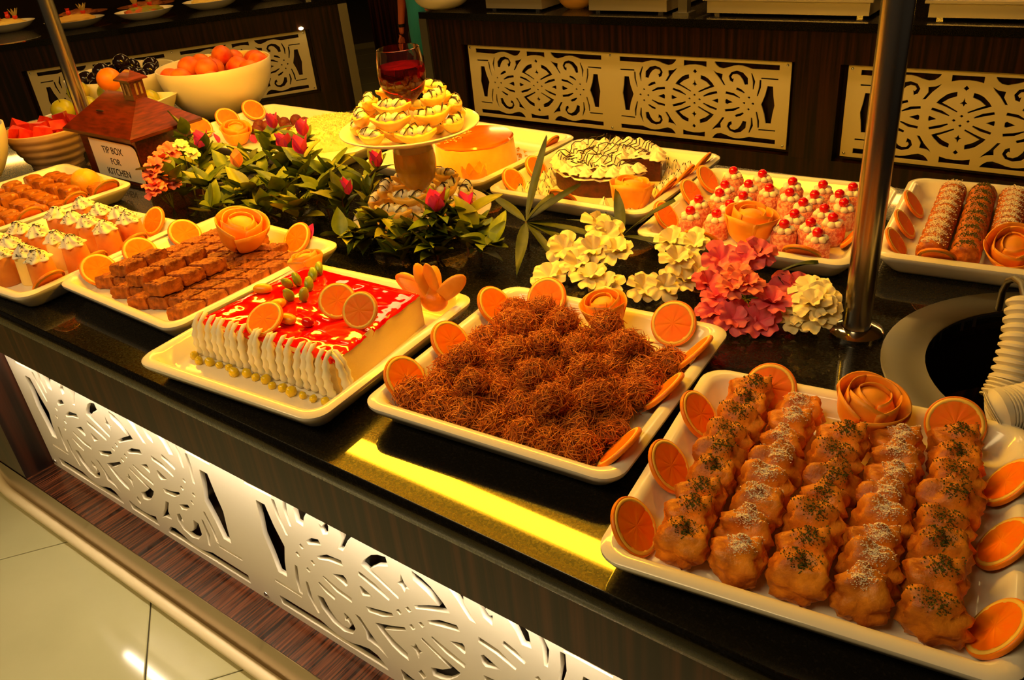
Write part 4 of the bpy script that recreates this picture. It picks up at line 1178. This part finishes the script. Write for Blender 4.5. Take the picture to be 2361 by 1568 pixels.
# oleander flowers: five broad petals round a throat; each head a thing of many blossoms
def blossom_petal(R, mat):
    mb = MB(); nu, nv = 8, 5
    def fn(u,v):
        w_ = R*(.22+.95*v)*(1-.35*v**4); x = (u-.5)*w_; y = R*v*(1-.12*(2*u-1)**2*v)
        return (x, y, .22*R*v - .25*R*v*v + .08*R*sin(u*9+v*4)*v)
    mb.grid(fn, nu, nv); mb.grid(lambda u,v: tuple(Vector(fn(u,v))-Vector((0,0,.0005))), nu, nv)
    return mb.mesh('petal', mat)
def throat(mat):
    mb = MB(); mb.lathe([(.0006,-.012),(.0025,-.006),(.005,.001),(.0035,.0015),(.0005,0)], 10); return mb.mesh('throat', mat)
PT = {'white': blossom_petal(.024,PETAL_W), 'pink': blossom_petal(.026,PETAL_P), 'coral': blossom_petal(.022,PETAL_C)}
TH = {'white': throat(PETAL_W), 'pink': throat(PETAL_P), 'coral': throat(PETAL_C)}
def blossom(parent, kind, p, nrm, r, sc):
    q = Vector(nrm).normalized().to_track_quat('Z','Y').to_matrix() @ Matrix.Rotation(r.uniform(0,6),3,'Z')
    for layer in range(2):
        for k in range(5):
            m = q @ Matrix.Rotation(2*pi*k/5+layer*.6,3,'Z') @ Matrix.Rotation(.15+.55*layer+r.uniform(-.15,.25),3,'X')
            inst('petal', PT[kind], p, m.to_euler(), sc*(1-.2*layer)*r.uniform(.9,1.1), parent=parent)
    inst('throat', TH[kind], p, q.to_euler(), sc, parent=parent)
def flower_head(kind, cx_, cy_, z, pts, label, seed, sc=1.0, group=None):
    """pts: pixel positions of blossoms with height"""
    r = random.Random(seed); c = px(cx_,cy_,CT+.001)
    t = thing('oleander_flower_head', label, 'flower', c, group=group)
    for (x,y,zz) in pts:
        p = px(x,y,CT+zz); d = (CAM_P-p).normalized()*.55+Vector((0,0,.8))+Vector((r.uniform(-.4,.4), r.uniform(-.4,.4), 0))
        mb = MB(); mb.tube([c, c.lerp(p,.6)+Vector((0,0,-.004)), p], [.0014,.0012,.001], 4); mb.build('stalk', LEAF_Y, t)
        blossom(t, kind, p-c, d, r, sc)
flower_head('white', 1380,640,.05, [(1265,640,.02),(1300,575,.045),(1378,520,.07),(1365,575,.06),(1420,580,.055),(1360,640,.03),(1400,660,.02),(1330,610,.04),(1400,540,.06)], 'large cluster of creamy white oleander beside the kadaif nests', 201, 1.5)
flower_head('white', 1550,640,.05, [(1560,600,.06),(1600,565,.06),(1530,660,.03),(1480,665,.02),(1610,620,.04),(1580,650,.03),(1545,560,.055)], 'creamy white oleander cluster next to the pink flowers', 202, 1.4)
flower_head('white', 1890,700,.05, [(1866,668,.055),(1890,688,.055),(1862,722,.035),(1890,738,.03),(1875,702,.055),(1842,735,.02),(1898,718,.045)], 'creamy white oleander cluster at the foot of the steel pole', 203, 1.35)
flower_head('pink', 1720,690,.05, [(1715,602,.082),(1745,585,.088),(1630,660,.04),(1660,690,.035),(1780,700,.04),(1690,735,.02),(1650,720,.02),(1750,740,.015),(1810,670,.03),(1660,600,.06),(1840,668,.035)], 'cluster of deep pink oleander between the white flowers', 204, 1.35)
flower_head('coral', 1700,640,.07, [(1700,635,.075),(1725,655,.07),(1690,665,.065)], 'ruffled coral oleander on top of the pink cluster', 205, 1.3)
flower_head('coral', 400,480,.06, [(354,402,.100),(372,368,.118),(358,440,.070),(392,348,.128),(354,430,.080),(388,425,.070),(358,386,.112)], 'ruffled coral pink flowers against the tip box', 206, 1.4)
flower_head('white', 450,450,.08, [(418,335,.135),(442,355,.120)], 'pale yellow blossoms beside the tip box', 207, .9)
# ------------------------------------------------------------------ wooden tip box shaped like a house
MAHOG = M('mahogany', C8(64,18,7), .3, col2=C8(104,34,12), vscale=8, vdet=8, stretch=(2,18,18), coat=.2)
MAHOG_R = M('mahogany_roof', C8(70,20,7), .28, col2=C8(110,36,12), vscale=8, vdet=8, stretch=(3,3,26), coat=.3)
PAPER = M('label_paper', C8(240,228,206), .6)
INK = M('ink', C8(58,36,24), .7)
bx, by = -2.315, 1.222
TB = thing('tip_box', 'red-brown wooden tip box shaped like a house with a cupola', 'box', (bx,by,CT))
MB().box(-.145,.145,-.085,.085,0,.15).build('walls', MAHOG, TB, world=False, smooth=False)
ex, ey, ez, rx, rz_ = .176, .112, .146, .078, .232
mb = MB(); V = [(-ex,-ey,ez),(ex,-ey,ez),(ex,ey,ez),(-ex,ey,ez),(-rx,0,rz_),(rx,0,rz_)]
Vb = [(a,b,c-.008) for a,b,c in V[:4]]
mb.add(V+Vb, [(0,1,5,4),(1,2,5),(2,3,4,5),(3,0,4),(0,6,7,1),(1,7,8,2),(2,8,9,3),(3,9,6,0),(9,8,7,6)])
ro = mb.build('roof', MAHOG_R, TB, world=False, smooth=False)
sl = sqrt(ey*ey+(rz_-ez)**2); ang = atan2(rz_-ez, ey)
mb = MB(); mb.blob((0,0,0), (.022,.0035,.002), 14, 6); o = mb.build('coin_slot', M('slot_dark', C8(30,8,4), .6), ro, world=False)
o.location = (-.035,-.06,ez+.0465); o.rotation_euler = (ang,0,0)
# cupola
cu_ = thing('cupola', None, None, (0,0,0)); cu_.parent = TB
bpy.data.objects.remove(cu_)
mb = MB(); mb.box(-.024,.024,-.020,.020,0,.058); cup = mb.build('cupola', MAHOG, TB, world=False, smooth=False); cup.location = (rx-.012,0,rz_-.014)
mb = MB(); mb.add([(-.036,-.03,.056),(.036,-.03,.056),(.036,.03,.056),(-.036,.03,.056),(-.012,0,.078),(.012,0,.078),(-.036,-.03,.052),(.036,-.03,.052),(.036,.03,.052),(-.036,.03,.052)],
  [(0,1,5,4),(1,2,5),(2,3,4,5),(3,0,4),(0,6,7,1),(1,7,8,2),(2,8,9,3),(3,9,6,0),(9,8,7,6)])
mb.build('cupola_roof', MAHOG_R, cup, world=False, smooth=False)
WIN = M('cupola_window', C8(150,120,80), .3)
for x_,y_,w_,r_ in [(-.010,-.0205,.007,0),(.010,-.0205,.007,0),(.0245,-.006,.006,1),(.0245,.008,.006,1)]:
    mb = MB(); mb.box(-w_/2,w_/2,-.0012,.0012,0,.030); o = mb.build('window', WIN, cup, world=False, smooth=False); o.location = (x_,y_,.014); o.rotation_euler = (0,0,pi/2 if r_ else 0)
# paper label with cut corner, on the front wall
lw, lh = .235, .108
P_ = [(-lw/2,0),(lw/2,0),(lw/2,lh*.78)] + [(lw/2-.025+.025*cos(a*pi/12), lh*.78+.022*sin(a*pi/12)) for a in range(1,7)] + [(-lw/2,lh)]
mb = MB(); mb.prism(P_, -.0008, .0008); lb = mb.build('label', PAPER, TB, world=False, smooth=False)
lb.location = (.022,-.0885,.012); lb.rotation_euler = (pi/2,0,0)
for txt, yy, s_ in (('TIP BOX', .080, .028), ('FOR', .048, .026), ('KITCHEN', .017, .028)):
    inst('lettering', text_mesh(txt, s_, .0003, INK), (-.005,yy,.0012), parent=lb)

# ------------------------------------------------------------------ fruit bowls
def bowl_mesh(R, H, foot=.35, th=.006, n=56, mat=None):
    mb = MB(); prof = [(.0001,0),(R*foot,0),(R*foot*1.05,.003)]
    for i in range(1,9): v = i/8; prof.append((R*(foot*1.05+(1-foot*1.05)*sin(v*pi/2)**.85), .003+(H-.003)*(1-cos(v*pi/2))**.75))
    prof.append((R-th*.4, H+.002)); prof.append((R-th, H-.001))
    for i in range(7,0,-1): v = i/8; prof.append(((R-th)*(foot*1.05+(1-foot*1.05)*sin(v*pi/2)**.85), .010+(H-.010)*(1-cos(v*pi/2))**.75))
    prof.append((.0001,.010))
    mb.lathe(prof, n, cap0=True, cap1=False); return mb.mesh('fruit_bowl', mat or CREAM_BOWL)
def ball_fruit(name, R, mat, stemd=.12):
    mb = MB(); mb.blob((0,0,0), (R,R,R*.94), 22, 14, fn=lambda d: 1-stemd*max(0,d.z-.9)*8*.25-.04*max(0,-d.z-.9)*5+.02*sn(d,2,R*100))
    return mb.mesh(name, mat)
PEACHM = M('peach_skin', C8(242,130,30), .5, col2=C8(214,42,10), vscale=16, lo=.38, hi=.66, rvar=.1)
PLUMM = M('plum_skin', C8(18,12,20), .18, col2=C8(36,18,26), vscale=14, coat=.3)
APPLEM = M('green_apple', C8(160,170,30), .3, col2=C8(206,180,50), vscale=12)
ORANGEM = M('orange_skin', C8(244,130,10), .4, bump=.15, bscale=350)
MELON = M('watermelon', C8(206,24,8), .35, col2=C8(228,60,24), vscale=40, bump=.3, bscale=120)
F_PEACH, F_PLUM, F_APPLE, F_ORANGE = ball_fruit('peach',.036,PEACHM), ball_fruit('plum',.030,PLUMM), ball_fruit('green_apple',.037,APPLEM), ball_fruit('orange',.038,ORANGEM,0)
mb = MB(); mb.tube([(0,0,.026),(.002,0,.036),(.005,.001,.044)], .0013, 5); STALK = mb.mesh('stalk', STEM)
def fruit(me, p, label, cat, group, stalk=False):
    o = inst(me.name.split('.')[0], me, p, (RND.uniform(-.5,.5),RND.uniform(-.5,.5),RND.uniform(0,6)), RND.uniform(.93,1.07))
    if stalk: inst('stalk', STALK, parent=o)
    tag(o, label, cat, group); return o
def inner_prof(R, H, foot, th=.006):
    return [(0,.010)]+[((R-th)*(foot*1.05+(1-foot*1.05)*sin(i/8*pi/2)**.85), .010+(H-.010)*(1-cos(i/8*pi/2))**.75) for i in range(1,9)]
def fill_round(me, n, r, x, y, R, H, foot, label, cat, group, seed):
    for q in pack([r]*n, round_wall(inner_prof(R,H,foot), R-r*.75), seed): fruit(me, (x+q.x, y+q.y, CT+q.z), label, cat, group)
# big round peach bowl
PBX, PBY = -2.625, 1.735
tag(inst('fruit_bowl', bowl_mesh(.192,.180,.30), (PBX,PBY,CT)), 'large round cream bowl full of peaches behind the tip box', 'bowl')
fill_round(F_PEACH, 40, .0355, PBX, PBY, .192, .180, .30, 'red and yellow peach in the large round bowl', 'peach', 'peaches in the round bowl', 3)
# plum bowl further left
PLX, PLY = -2.995, 1.60
tag(inst('fruit_bowl', bowl_mesh(.190,.160,.34), (PLX,PLY,CT)), 'wide cream bowl piled with dark plums', 'bowl')
fill_round(F_PLUM, 58, .0298, PLX, PLY, .190, .160, .34, 'glossy dark plum piled in the wide bowl', 'plum', 'plums in the wide bowl', 5)
# flared four sided bowls of apples
def square_bowl(w0, w1, H, th=.006):
    mb = MB(); R = lambda w,z: rrect(w,w,.018 if w > .2 else .012,4,z)
    return mb.loft([R(w0,0), R(w1,H), R(w1-.004,H+.003), R(w1-2*th,H), R(w0-.01,.010)]).mesh('fruit_bowl', CERAMIC, True, 40)
def square_wall(w0, w1, H):
    k = (w1-.012-w0+.01)/2/(H-.01); c_ = sqrt(1+k*k)
    def f(p, r):
        if p.z < .010+r: p.z = .010+r
        hw = (w0-.01)/2+k*(min(p.z,H)-.010)-r*c_*.9
        if p.z > H: hw += (p.z-H)*.25
        p.x = max(-hw,min(hw,p.x)); p.y = max(-hw,min(hw,p.y))
    return f
def fill_square(n, x, y, ang, w0, w1, H, label, group, seed, top=None):
    c, s_ = cos(ang), sin(ang); Q = []
    for q in pack([.0365]*n, square_wall(w0,w1,H), seed, .03):
        pos = Vector((x+q.x*c-q.y*s_, y+q.x*s_+q.y*c, CT+q.z)); Q.append(pos)
        fruit(F_APPLE, pos, label, 'apple', group, True)
    if top:      # the orange lies in the hollow between the apples that is lowest near the front
        best = None
        for i in range(-6,7):
            for j in range(-6,7):
                ox, oy = x+i*.008, y+j*.008; z = 0
                for a in Q:
                    d2 = (a.x-ox)**2+(a.y-oy)**2
                    if d2 < .0725**2: z = max(z, a.z+sqrt(.0725**2-d2))
                d = Vector((ox,oy,z))-CAM_P; u, v = IMG_W/2+FPX*d.dot(_r)/d.dot(_f), IMG_H/2-FPX*d.dot(_u)/d.dot(_f)
                k = abs(u-250)+abs(v-182)+500*max(0,z-CT-.22)
                if z and (best is None or k < best[0]): best = (k, Vector((ox,oy,z)))
        fruit(F_ORANGE, best[1], top, 'orange', 'orange on the apples')
SBX, SBY = -2.66, 1.425
tag(inst('fruit_bowl', square_bowl(.12,.215,.125), (SBX,SBY,CT), (0,0,radians(20))), 'square flared white bowl of apples and an orange', 'bowl')
fill_square(11, SBX, SBY, radians(20), .12, .215, .125, 'yellow green apple in the square flared bowl', 'apples in the square bowl', 8, 'single orange on top of the green apples')
tag(inst('fruit_bowl', square_bowl(.10,.175,.10), (-2.845,1.345,CT), (0,0,radians(12))), 'square flared white bowl of green apples beside the steel pole', 'bowl')
fill_square(6, -2.845, 1.345, radians(12), .10, .175, .10, 'green apple in the bowl beside the steel pole', 'apples beside the pole', 4)
mb = MB(); prof = [(.0001,0),(.075,0)]
for i in range(1,25):
    v = i/24; prof.append((.065+.060*v**.8+(.0022 if i%5 < 3 else -.001), .115*v))
prof += [(.121,.117),(.117,.112),(.06,.01),(.0001,.008)]
mb.lathe(prof, 48, cap1=False); wb = px(78,330,CT+.02)
WBX, WBY = -2.70, 1.155
tag(inst('fruit_bowl', mb.mesh('fruit_bowl', M('ribbed_bowl', C8(214,176,130), .35)), (WBX,WBY,CT)), 'ribbed beige bowl of watermelon chunks', 'bowl')
mb = MB(); mb.add([(-.028,-.018,-.017),(.028,-.018,-.017),(.0,.027,-.017),(-.026,-.018,.017),(.026,-.018,.017),(0,.022,.017)], [(2,1,0),(3,4,5),(0,1,4,3),(1,2,5,4),(2,0,3,5)])
WM = mb.mesh('watermelon_chunk', MELON, smooth=False)
for q in pack([.0238]*28, round_wall([(0,.012),(.055,.013),(.086,.058),(.110,.114)], .094), 11, .04):
    o = inst('watermelon_chunk', WM, (WBX+q.x, WBY+q.y, CT+q.z), (RND.uniform(-.6,.6),RND.uniform(-.6,.6),RND.uniform(0,6))); tag(o, 'red watermelon chunk in the ribbed bowl', 'fruit', 'watermelon chunks')
# round cream bowl at the near left with honeydew pieces
FGX, FGY = -2.62, .965
FGX, FGY = -2.72, .89
tag(inst('fruit_bowl', bowl_mesh(.152,.170,.33), (FGX,FGY,CT)), 'round cream bowl of pale melon pieces beside the bread pudding', 'bowl')
mb = MB(); mb.blob((0,0,0), (.03,.022,.02), 14, 9, fn=lambda d: 1+.15*sn(d,2,2.0)); HD = mb.mesh('melon_piece', M('honeydew', C8(190,190,80), .3, col2=C8(214,200,110), vscale=20))
for q in pack([.0278]*38, round_wall(inner_prof(.152,.170,.33), .130), 13):
    o = inst('melon_piece', HD, (FGX+q.x, FGY+q.y, CT+q.z), (RND.uniform(-.5,.5),RND.uniform(-.5,.5),RND.uniform(0,6)), 1.12)
    tag(o, 'pale green melon piece in the round cream bowl', 'fruit', 'melon pieces in the cream bowl')
# ------------------------------------------------------------------ salads on the angled counter
def onC(x, y, z=0.0): return LC.matrix_basis @ Vector((x,y,CT+z)) if False else (Matrix.Translation(LC.location) @ Matrix.Rotation(LA,4,'Z')) @ Vector((x,y,CT+z))
def oval_dish(L_, W_, H, mat):
    mb = MB(); n = 40; rings = []
    for s_, z in ((.45,0),(.5,.002),(.8,H*.45),(.98,H*.95),(1.0,H),(.97,H),(.78,H*.55),(.5,.012)):
        rings.append([(L_*s_*cos(2*pi*i/n), W_*s_*sin(2*pi*i/n), z) for i in range(n)])
    return mb.loft(rings).mesh('oval_dish', mat)
DISH = oval_dish(.185,.14,.055,CERAMIC); DISH_G = oval_dish(.185,.14,.05,M('grey_dish', C8(176,172,164), .3))
def heap(name, mat, L_, W_, H, seed, s_=3.0):
    mb = MB(); mb.blob((0,0,0), (L_,W_,H), 36, 20, fn=lambda d: 1+.16*sn(d,s_,seed)+.10*sn(d,s_*3,seed+2)); return mb.mesh(name, mat)
HUM = M('hummus', C8(206,160,70), .6, bump=.6, bscale=40); SAL = M('mixed_salad', C8(206,84,24), .5, col2=C8(130,130,30), vscale=26, lo=.44, hi=.56, bump=1, bscale=60)
RICE = M('rice_salad', C8(240,206,110), .6, bump=1, bscale=140); BRN = M('brown_salad', C8(110,50,18), .6, col2=C8(160,90,40), vscale=40, bump=1, bscale=90)
dishes = [((410,22),DISH,SAL,'oval white dish of mixed red and green salad','salad'),((260,42),DISH_G,HUM,'oval grey dish of hummus behind the steel pole','hummus'),((40,48),DISH,RICE,'oval white dish of rice salad garnished with tomato flowers','rice salad'),((560,0),DISH,RICE,'oval white dish of pale salad at the counter end','salad')]
dishes = [((325,28),DISH,SAL,'oval white dish of mixed red and green salad','mixed_salad'),((195,44),DISH_G,HUM,'oval grey dish of hummus behind the steel pole','hummus'),((30,50),DISH,RICE,'oval white dish of rice salad garnished with tomato flowers','rice_salad'),((470,2),DISH,RICE,'oval white dish of pale grain salad','grain_salad'),((620,-18),DISH,BRN,'oval white dish of brown salad near the counter end','brown_salad')]
DL = [(-.97,.30),(-1.40,.34),(-1.86,.64),(-.55,.36),(-.13,.40)]; DZ = {}     # where they stand on the counter
for i,((a,b),dm,hm,lab,nm) in enumerate(dishes):
    p = onC(*DL[i]); DZ[nm] = p; o = inst('oval_dish', dm, (p.x,p.y,CT), (0,0,LA-.1)); tag(o, lab, 'dish')
    h = inst(nm, heap(nm,hm,.125,.092,.033,i*3.0), (p.x,p.y,CT+.044), (0,0,LA-.1)); tag(h, {'mixed_salad':'heap of red and green mixed salad','hummus':'smooth mound of hummus in the grey dish','rice_salad':'flat heap of rice salad','grain_salad':'pale grain salad heap','brown_salad':'brown bean salad heap'}[nm], 'salad')
# brown dishes behind the first row
for i,(a,b) in enumerate([(-1.42,.72),(-.98,.68)]):
    p = onC(a,b); o = inst('oval_dish', oval_dish(.19,.14,.045,M('brown_dish', C8(120,66,34), .4)), (p.x,p.y,CT), (0,0,LA)); tag(o, 'brown oval dish of stewed vegetables in the rear row', 'dish', 'brown dishes in the rear row')
    h = inst('stewed_vegetables', heap('stewed_vegetables',BRN,.12,.085,.030,20.0+i), (p.x,p.y,CT+.040), (0,0,LA)); tag(h, 'heap of brown stewed vegetables in the rear row', 'salad', 'stewed vegetable heaps')
# carved vegetable flowers
TOM = M('tomato', C8(230,52,14), .25, coat=.3); TOMP = leaf_mesh(.05,.03,TOM,-.35,.5,.5,'petal'); LEEK = leaf_mesh(.075,.022,M('leek', C8(196,170,90), .5),-.2,.5,.8,'petal')
def veg_flower(p, me, n, label, cat, sc=1.0, group=None):
    t = thing('vegetable_flower', label, cat, p, group=group)
    for i in range(n):
        a = 2*pi*i/n+.3; inst('petal', me, rot=aim((cos(a)*.6,sin(a)*.6,.8)), sc=sc, parent=t)
    mb = MB(); mb.blob((0,0,.012),(.016,.016,.016),10,7); mb.build('core', TOM, t, world=False)
def on_heap(nm, dx, dy):
    q = Matrix.Rotation(LA-.1,3,'Z') @ Vector((dx,dy,0)); p = DZ[nm]; return Vector((p.x+q.x, p.y+q.y, CT+.046+.033*sqrt(max(0,1-(dx/.125)**2-(dy/.092)**2))))
for nm,dx,dy in [('rice_salad',-.07,.02),('rice_salad',.02,.03),('rice_salad',-.02,-.04),('hummus',-.03,.03)]: veg_flower(on_heap(nm,dx,dy), TOMP, 6, 'red tomato cut into a flower on the salads', 'garnish', .8, 'tomato flowers')
for nm,dx,dy in [('rice_salad',.075,-.01),('mixed_salad',.04,.02),('mixed_salad',-.05,.02),('hummus',.06,.02)]: veg_flower(on_heap(nm,dx,dy), LEEK, 7, 'pale leek fan standing on the salads', 'garnish', .9, 'leek fans')
# ------------------------------------------------------------------ chafing dishes and bowls on the rear counter
def chafing(x0, x1, label):
    yy = 3.68; t = thing('chafing_dish', label, 'chafing dish', ((x0+x1)/2, yy+.2, CT), group='steel chafing dishes on the rear counter')
    MB().box(x0,x1,yy,yy+.42,CT+.012,CT+.065).build('water_pan', SATIN, t, smooth=False)
    MB().box(x0-.015,x1+.015,yy-.015,yy+.435,CT+.065,CT+.075).build('rim', SATIN, t, smooth=False)
    mb = MB()
    mb.loft([[(p[0]+(x0+x1)/2, p[1]+yy+.21, CT+z) for p in rrect((x1-x0)*s_, .42*s_, .04, 5)] for s_,z in ((1.0,.076),(.97,.12),(.85,.17),(.5,.2))]); mb.build('lid', SATIN, t)
    for xx in (x0+.04,x1-.04):
        for y2 in (yy+.03,yy+.39):
            MB().box(xx-.012,xx+.012,y2-.012,y2+.012,CT,CT+.013).build('foot', STEEL, t, smooth=False)
chafing(-2.98,-2.62,'wide polished steel chafing dish'); chafing(-2.34,-1.92,'wide polished steel chafing dish'); chafing(-1.72,-1.02,'wide polished steel chafing dish'); chafing(-.80,-.2,'wide polished steel chafing dish')
for xx in (-1.84,-.9):
    t = thing('sneeze_guard_post', 'slim dark steel post between the chafing dishes', 'post', (xx,3.70,CT), group='posts between chafing dishes')
    MB().box(xx-.022,xx+.022,3.68,3.72,CT,CT+.5).build('post', DSTEEL, t, smooth=False); MB().box(xx-.04,xx+.04,3.66,3.74,CT,CT+.012).build('foot_plate', DSTEEL, t, smooth=False)
p = px(1000,16,CT+.02); tag(inst('serving_bowl', bowl_mesh(.16,.085,.45), (p.x,p.y+.08,CT)), 'white serving bowl at the end of the rear counter', 'bowl')
tag(inst('bean_salad', heap('bean_salad', SAL, .135,.135,.04,7.0), (p.x,p.y+.08,CT+.070)), 'salad filling the white serving bowl', 'salad')
p = px(1320,12,CT+.02); tag(inst('serving_bowl', bowl_mesh(.10,.09,.4,mat=M('wood_bowl', C8(222,166,84), .4)), (p.x,p.y+.04,CT)), 'small pale wooden bowl between two chafing dishes', 'bowl')

# ------------------------------------------------------------------ person behind the gap (only arm and hem of the shirt show)
SKIN = M('skin', C8(176,84,48), .5); SHIRT = M('turquoise_shirt', C8(40,140,150), .8, bump=.3, bscale=30); TROUS = M('dark_trousers', C8(14,11,12), .8); HAIRM = M('dark_hair', C8(20,14,10), .6)
def skin_body(name, verts, edges, radii, mat, parent, sub=2, root=0):
    me = bpy.data.meshes.new(name); me.from_pydata([tuple(v) for v in verts], edges, []); me.materials.append(mat)
    o = bpy.data.objects.new(name, me); COL.objects.link(o); o.parent = parent
    md = o.modifiers.new('skin','SKIN'); md.use_smooth_shade = True
    sv = me.skin_vertices[0].data if me.skin_vertices else None
    if sv is None:
        bm = bmesh.new(); bm.from_mesh(me); bm.verts.layers.skin.verify(); bm.to_mesh(me); bm.free(); sv = me.skin_vertices[0].data
    for i,r_ in enumerate(radii):
        sv[i].radius = r_ if hasattr(r_,'__len__') else (r_,r_); sv[i].use_root = (i == root)
    s2 = o.modifiers.new('sub','SUBSURF'); s2.levels = sub; s2.render_levels = sub
    return o
hp = pxy(932,55,3.88)
PX_, PY_ = hp.x+.165, 3.88
PE = thing('person', 'person in a turquoise shirt and dark trousers with one arm hanging', 'person', (PX_,PY_,-.013), 0.0)
PE.scale = (.66,.66,.66)
Vb = [(0,0,.92),(0,0,1.10),(0,-.01,1.28),(0,0,1.42),(0,0,1.50),(0,-.015,1.58),(0,-.02,1.70),
      (-.17,0,1.40),(-.235,.0,1.15),(-.25,-.04,.93),(-.245,-.055,.85),(.17,0,1.40),(.235,0,1.15),(.25,-.05,.93),(.245,-.07,.85),
      (-.095,0,.85),(-.10,-.01,.48),(-.10,.02,.10),(-.10,-.13,.04),(.095,0,.85),(.10,-.01,.48),(.10,.02,.10),(.10,-.13,.04)]
Eb = [(0,1),(1,2),(2,3),(3,4),(4,5),(5,6),(3,7),(7,8),(8,9),(9,10),(3,11),(11,12),(12,13),(13,14),(0,15),(15,16),(16,17),(17,18),(0,19),(19,20),(20,21),(21,22)]
Rb = [(.15,.11),(.14,.10),(.16,.11),(.12,.09),(.055,.055),(.075,.085),(.06,.07),.06,.043,.03,.022,.06,.043,.03,.022,.085,.058,.042,.035,.085,.058,.042,.035]
body = skin_body('body', Vb, Eb, Rb, SKIN, PE)
# fingers
for s_ in (-1,1):
    w0 = Vector((s_*.245,-.055 if s_ < 0 else -.07,.85))
    V2 = [w0, w0+Vector((0,-.012,-.055))]; E2 = [(0,1)]; R2 = [(.014,.026),(.012,.034)]
    for k,(dy,L_) in enumerate(((-.030,.07),(-.010,.078),(.010,.074),(.028,.06))):
        i0 = len(V2); b_ = V2[1]+Vector((0,dy,-.012)); V2 += [b_, b_+Vector((0,-.006,-L_*.55)), b_+Vector((s_*-.012,-.004,-L_))]; E2 += [(1,i0),(i0,i0+1),(i0+1,i0+2)]; R2 += [.010,.009,.007]
    i0 = len(V2); V2 += [V2[0]+Vector((0,-.036,-.03)), V2[0]+Vector((0,-.055,-.062))]; E2 += [(0,i0),(i0,i0+1)]; R2 += [.011,.009]
    skin_body('hand', V2, E2, R2, SKIN, PE)
# clothing as slightly larger shells
Vs = [(-.03,0,.66),(0,0,.95),(0,0,1.12),(0,-.01,1.28),(0,0,1.42),(0,0,1.475),(-.17,0,1.40),(-.225,0,1.19),(.17,0,1.40),(.225,0,1.19)]
sh = skin_body('shirt', Vs, [(0,1),(1,2),(2,3),(3,4),(4,5),(4,6),(6,7),(4,8),(8,9)], [(.13,.11),(.175,.135),(.16,.12),(.18,.13),(.14,.105),(.075,.07),.078,.064,.078,.064], SHIRT, PE)
Vt = [(0,0,.95),(0,0,.86),(-.095,0,.80),(-.10,-.01,.48),(-.10,.02,.09),(.095,0,.80),(.10,-.01,.48),(.10,.02,.09)]
skin_body('trousers', Vt, [(0,1),(1,2),(2,3),(3,4),(1,5),(5,6),(6,7)], [(.165,.125),(.16,.13),.10,.075,.06,.10,.075,.06], TROUS, PE)
mb = MB(); mb.blob((0,-.005,1.665), (.088,.105,.10), 20, 14, fn=lambda d: 1+.04*sn(d,4,1.0)); mb.build('hair', HAIRM, PE, world=False)
mb = MB(); mb.blob((0,-.118,1.61), (.012,.016,.020), 10, 8); mb.build('nose', SKIN, PE, world=False)
for s_ in (-1,1):
    mb = MB(); mb.blob((s_*.032,-.098,1.635), .010, 10, 8); mb.build('eye', M('eye', C8(235,230,220), .2), PE, world=False)
    mb = MB(); mb.blob((s_*.084,-.01,1.61), (.008,.018,.028), 10, 8); mb.build('ear', SKIN, PE, world=False)
mb = MB(); mb.blob((0,-.098,1.57), (.024,.008,.007), 12, 8); mb.build('mouth', M('lips', C8(150,60,50), .5), PE, world=False)
mb = MB(); mb.lathe([(.030,-.014),(.034,-.012),(.034,.012),(.030,.014)], 20, (-.25,-.04,.93), cap0=False, cap1=False); mb.build('wristwatch', M('watch_black', C8(12,12,12), .3), PE, world=False)

# ------------------------------------------------------------------ ribbed white ladle rest in the soup well with a hooked handle
RIBW = M('ribbed_white', C8(232,224,204), .45)
mb = MB(); path = []; rad = []
A = [px(2365,690,CT+.12), px(2352,790,CT+.075), px(2330,880,CT+.03), px(2310,925,CT+.008)]
for i in range(45):
    v = i/44*3; k = min(int(v),2); p = A[k].lerp(A[k+1], v-k); path.append(p); rad.append(.020*(1+.16*(1 if (i%3) else -.6))*(1+.25*v/3))
LD_ = thing('soup_ladle', 'ribbed white ladle sleeve with hooked steel handle in the soup well', 'ladle', (path[-1].x,path[-1].y,CT))
mb.tube(path, rad, 18); mb.build('ribbed_sleeve', RIBW, LD_)
mb = MB(); path = []; rad = []
B_ = [px(2282,958,CT+.036), px(2302,950,CT+.042), px(2335,945,CT+.042), px(2400,930,CT+.042)]
for i in range(40):
    v = i/39*3; k = min(int(v),2); p = B_[k].lerp(B_[k+1], v-k); path.append(p); rad.append(.027*(1+.14*(1 if (i%3) else -.6))*min(1,.35+v))
mb.tube(path, rad, 18); mb.build('ribbed_base', RIBW, LD_)
mb = MB(); H_ = [px(2303,712,CT+.006), px(2312,670,CT+.05), px(2325,648,CT+.10), px(2340,643,CT+.11), px(2356,655,CT+.115), px(2364,690,CT+.11)]
mb.tube(H_, .005, 10); mb.build('hook_handle', DSTEEL, LD_)
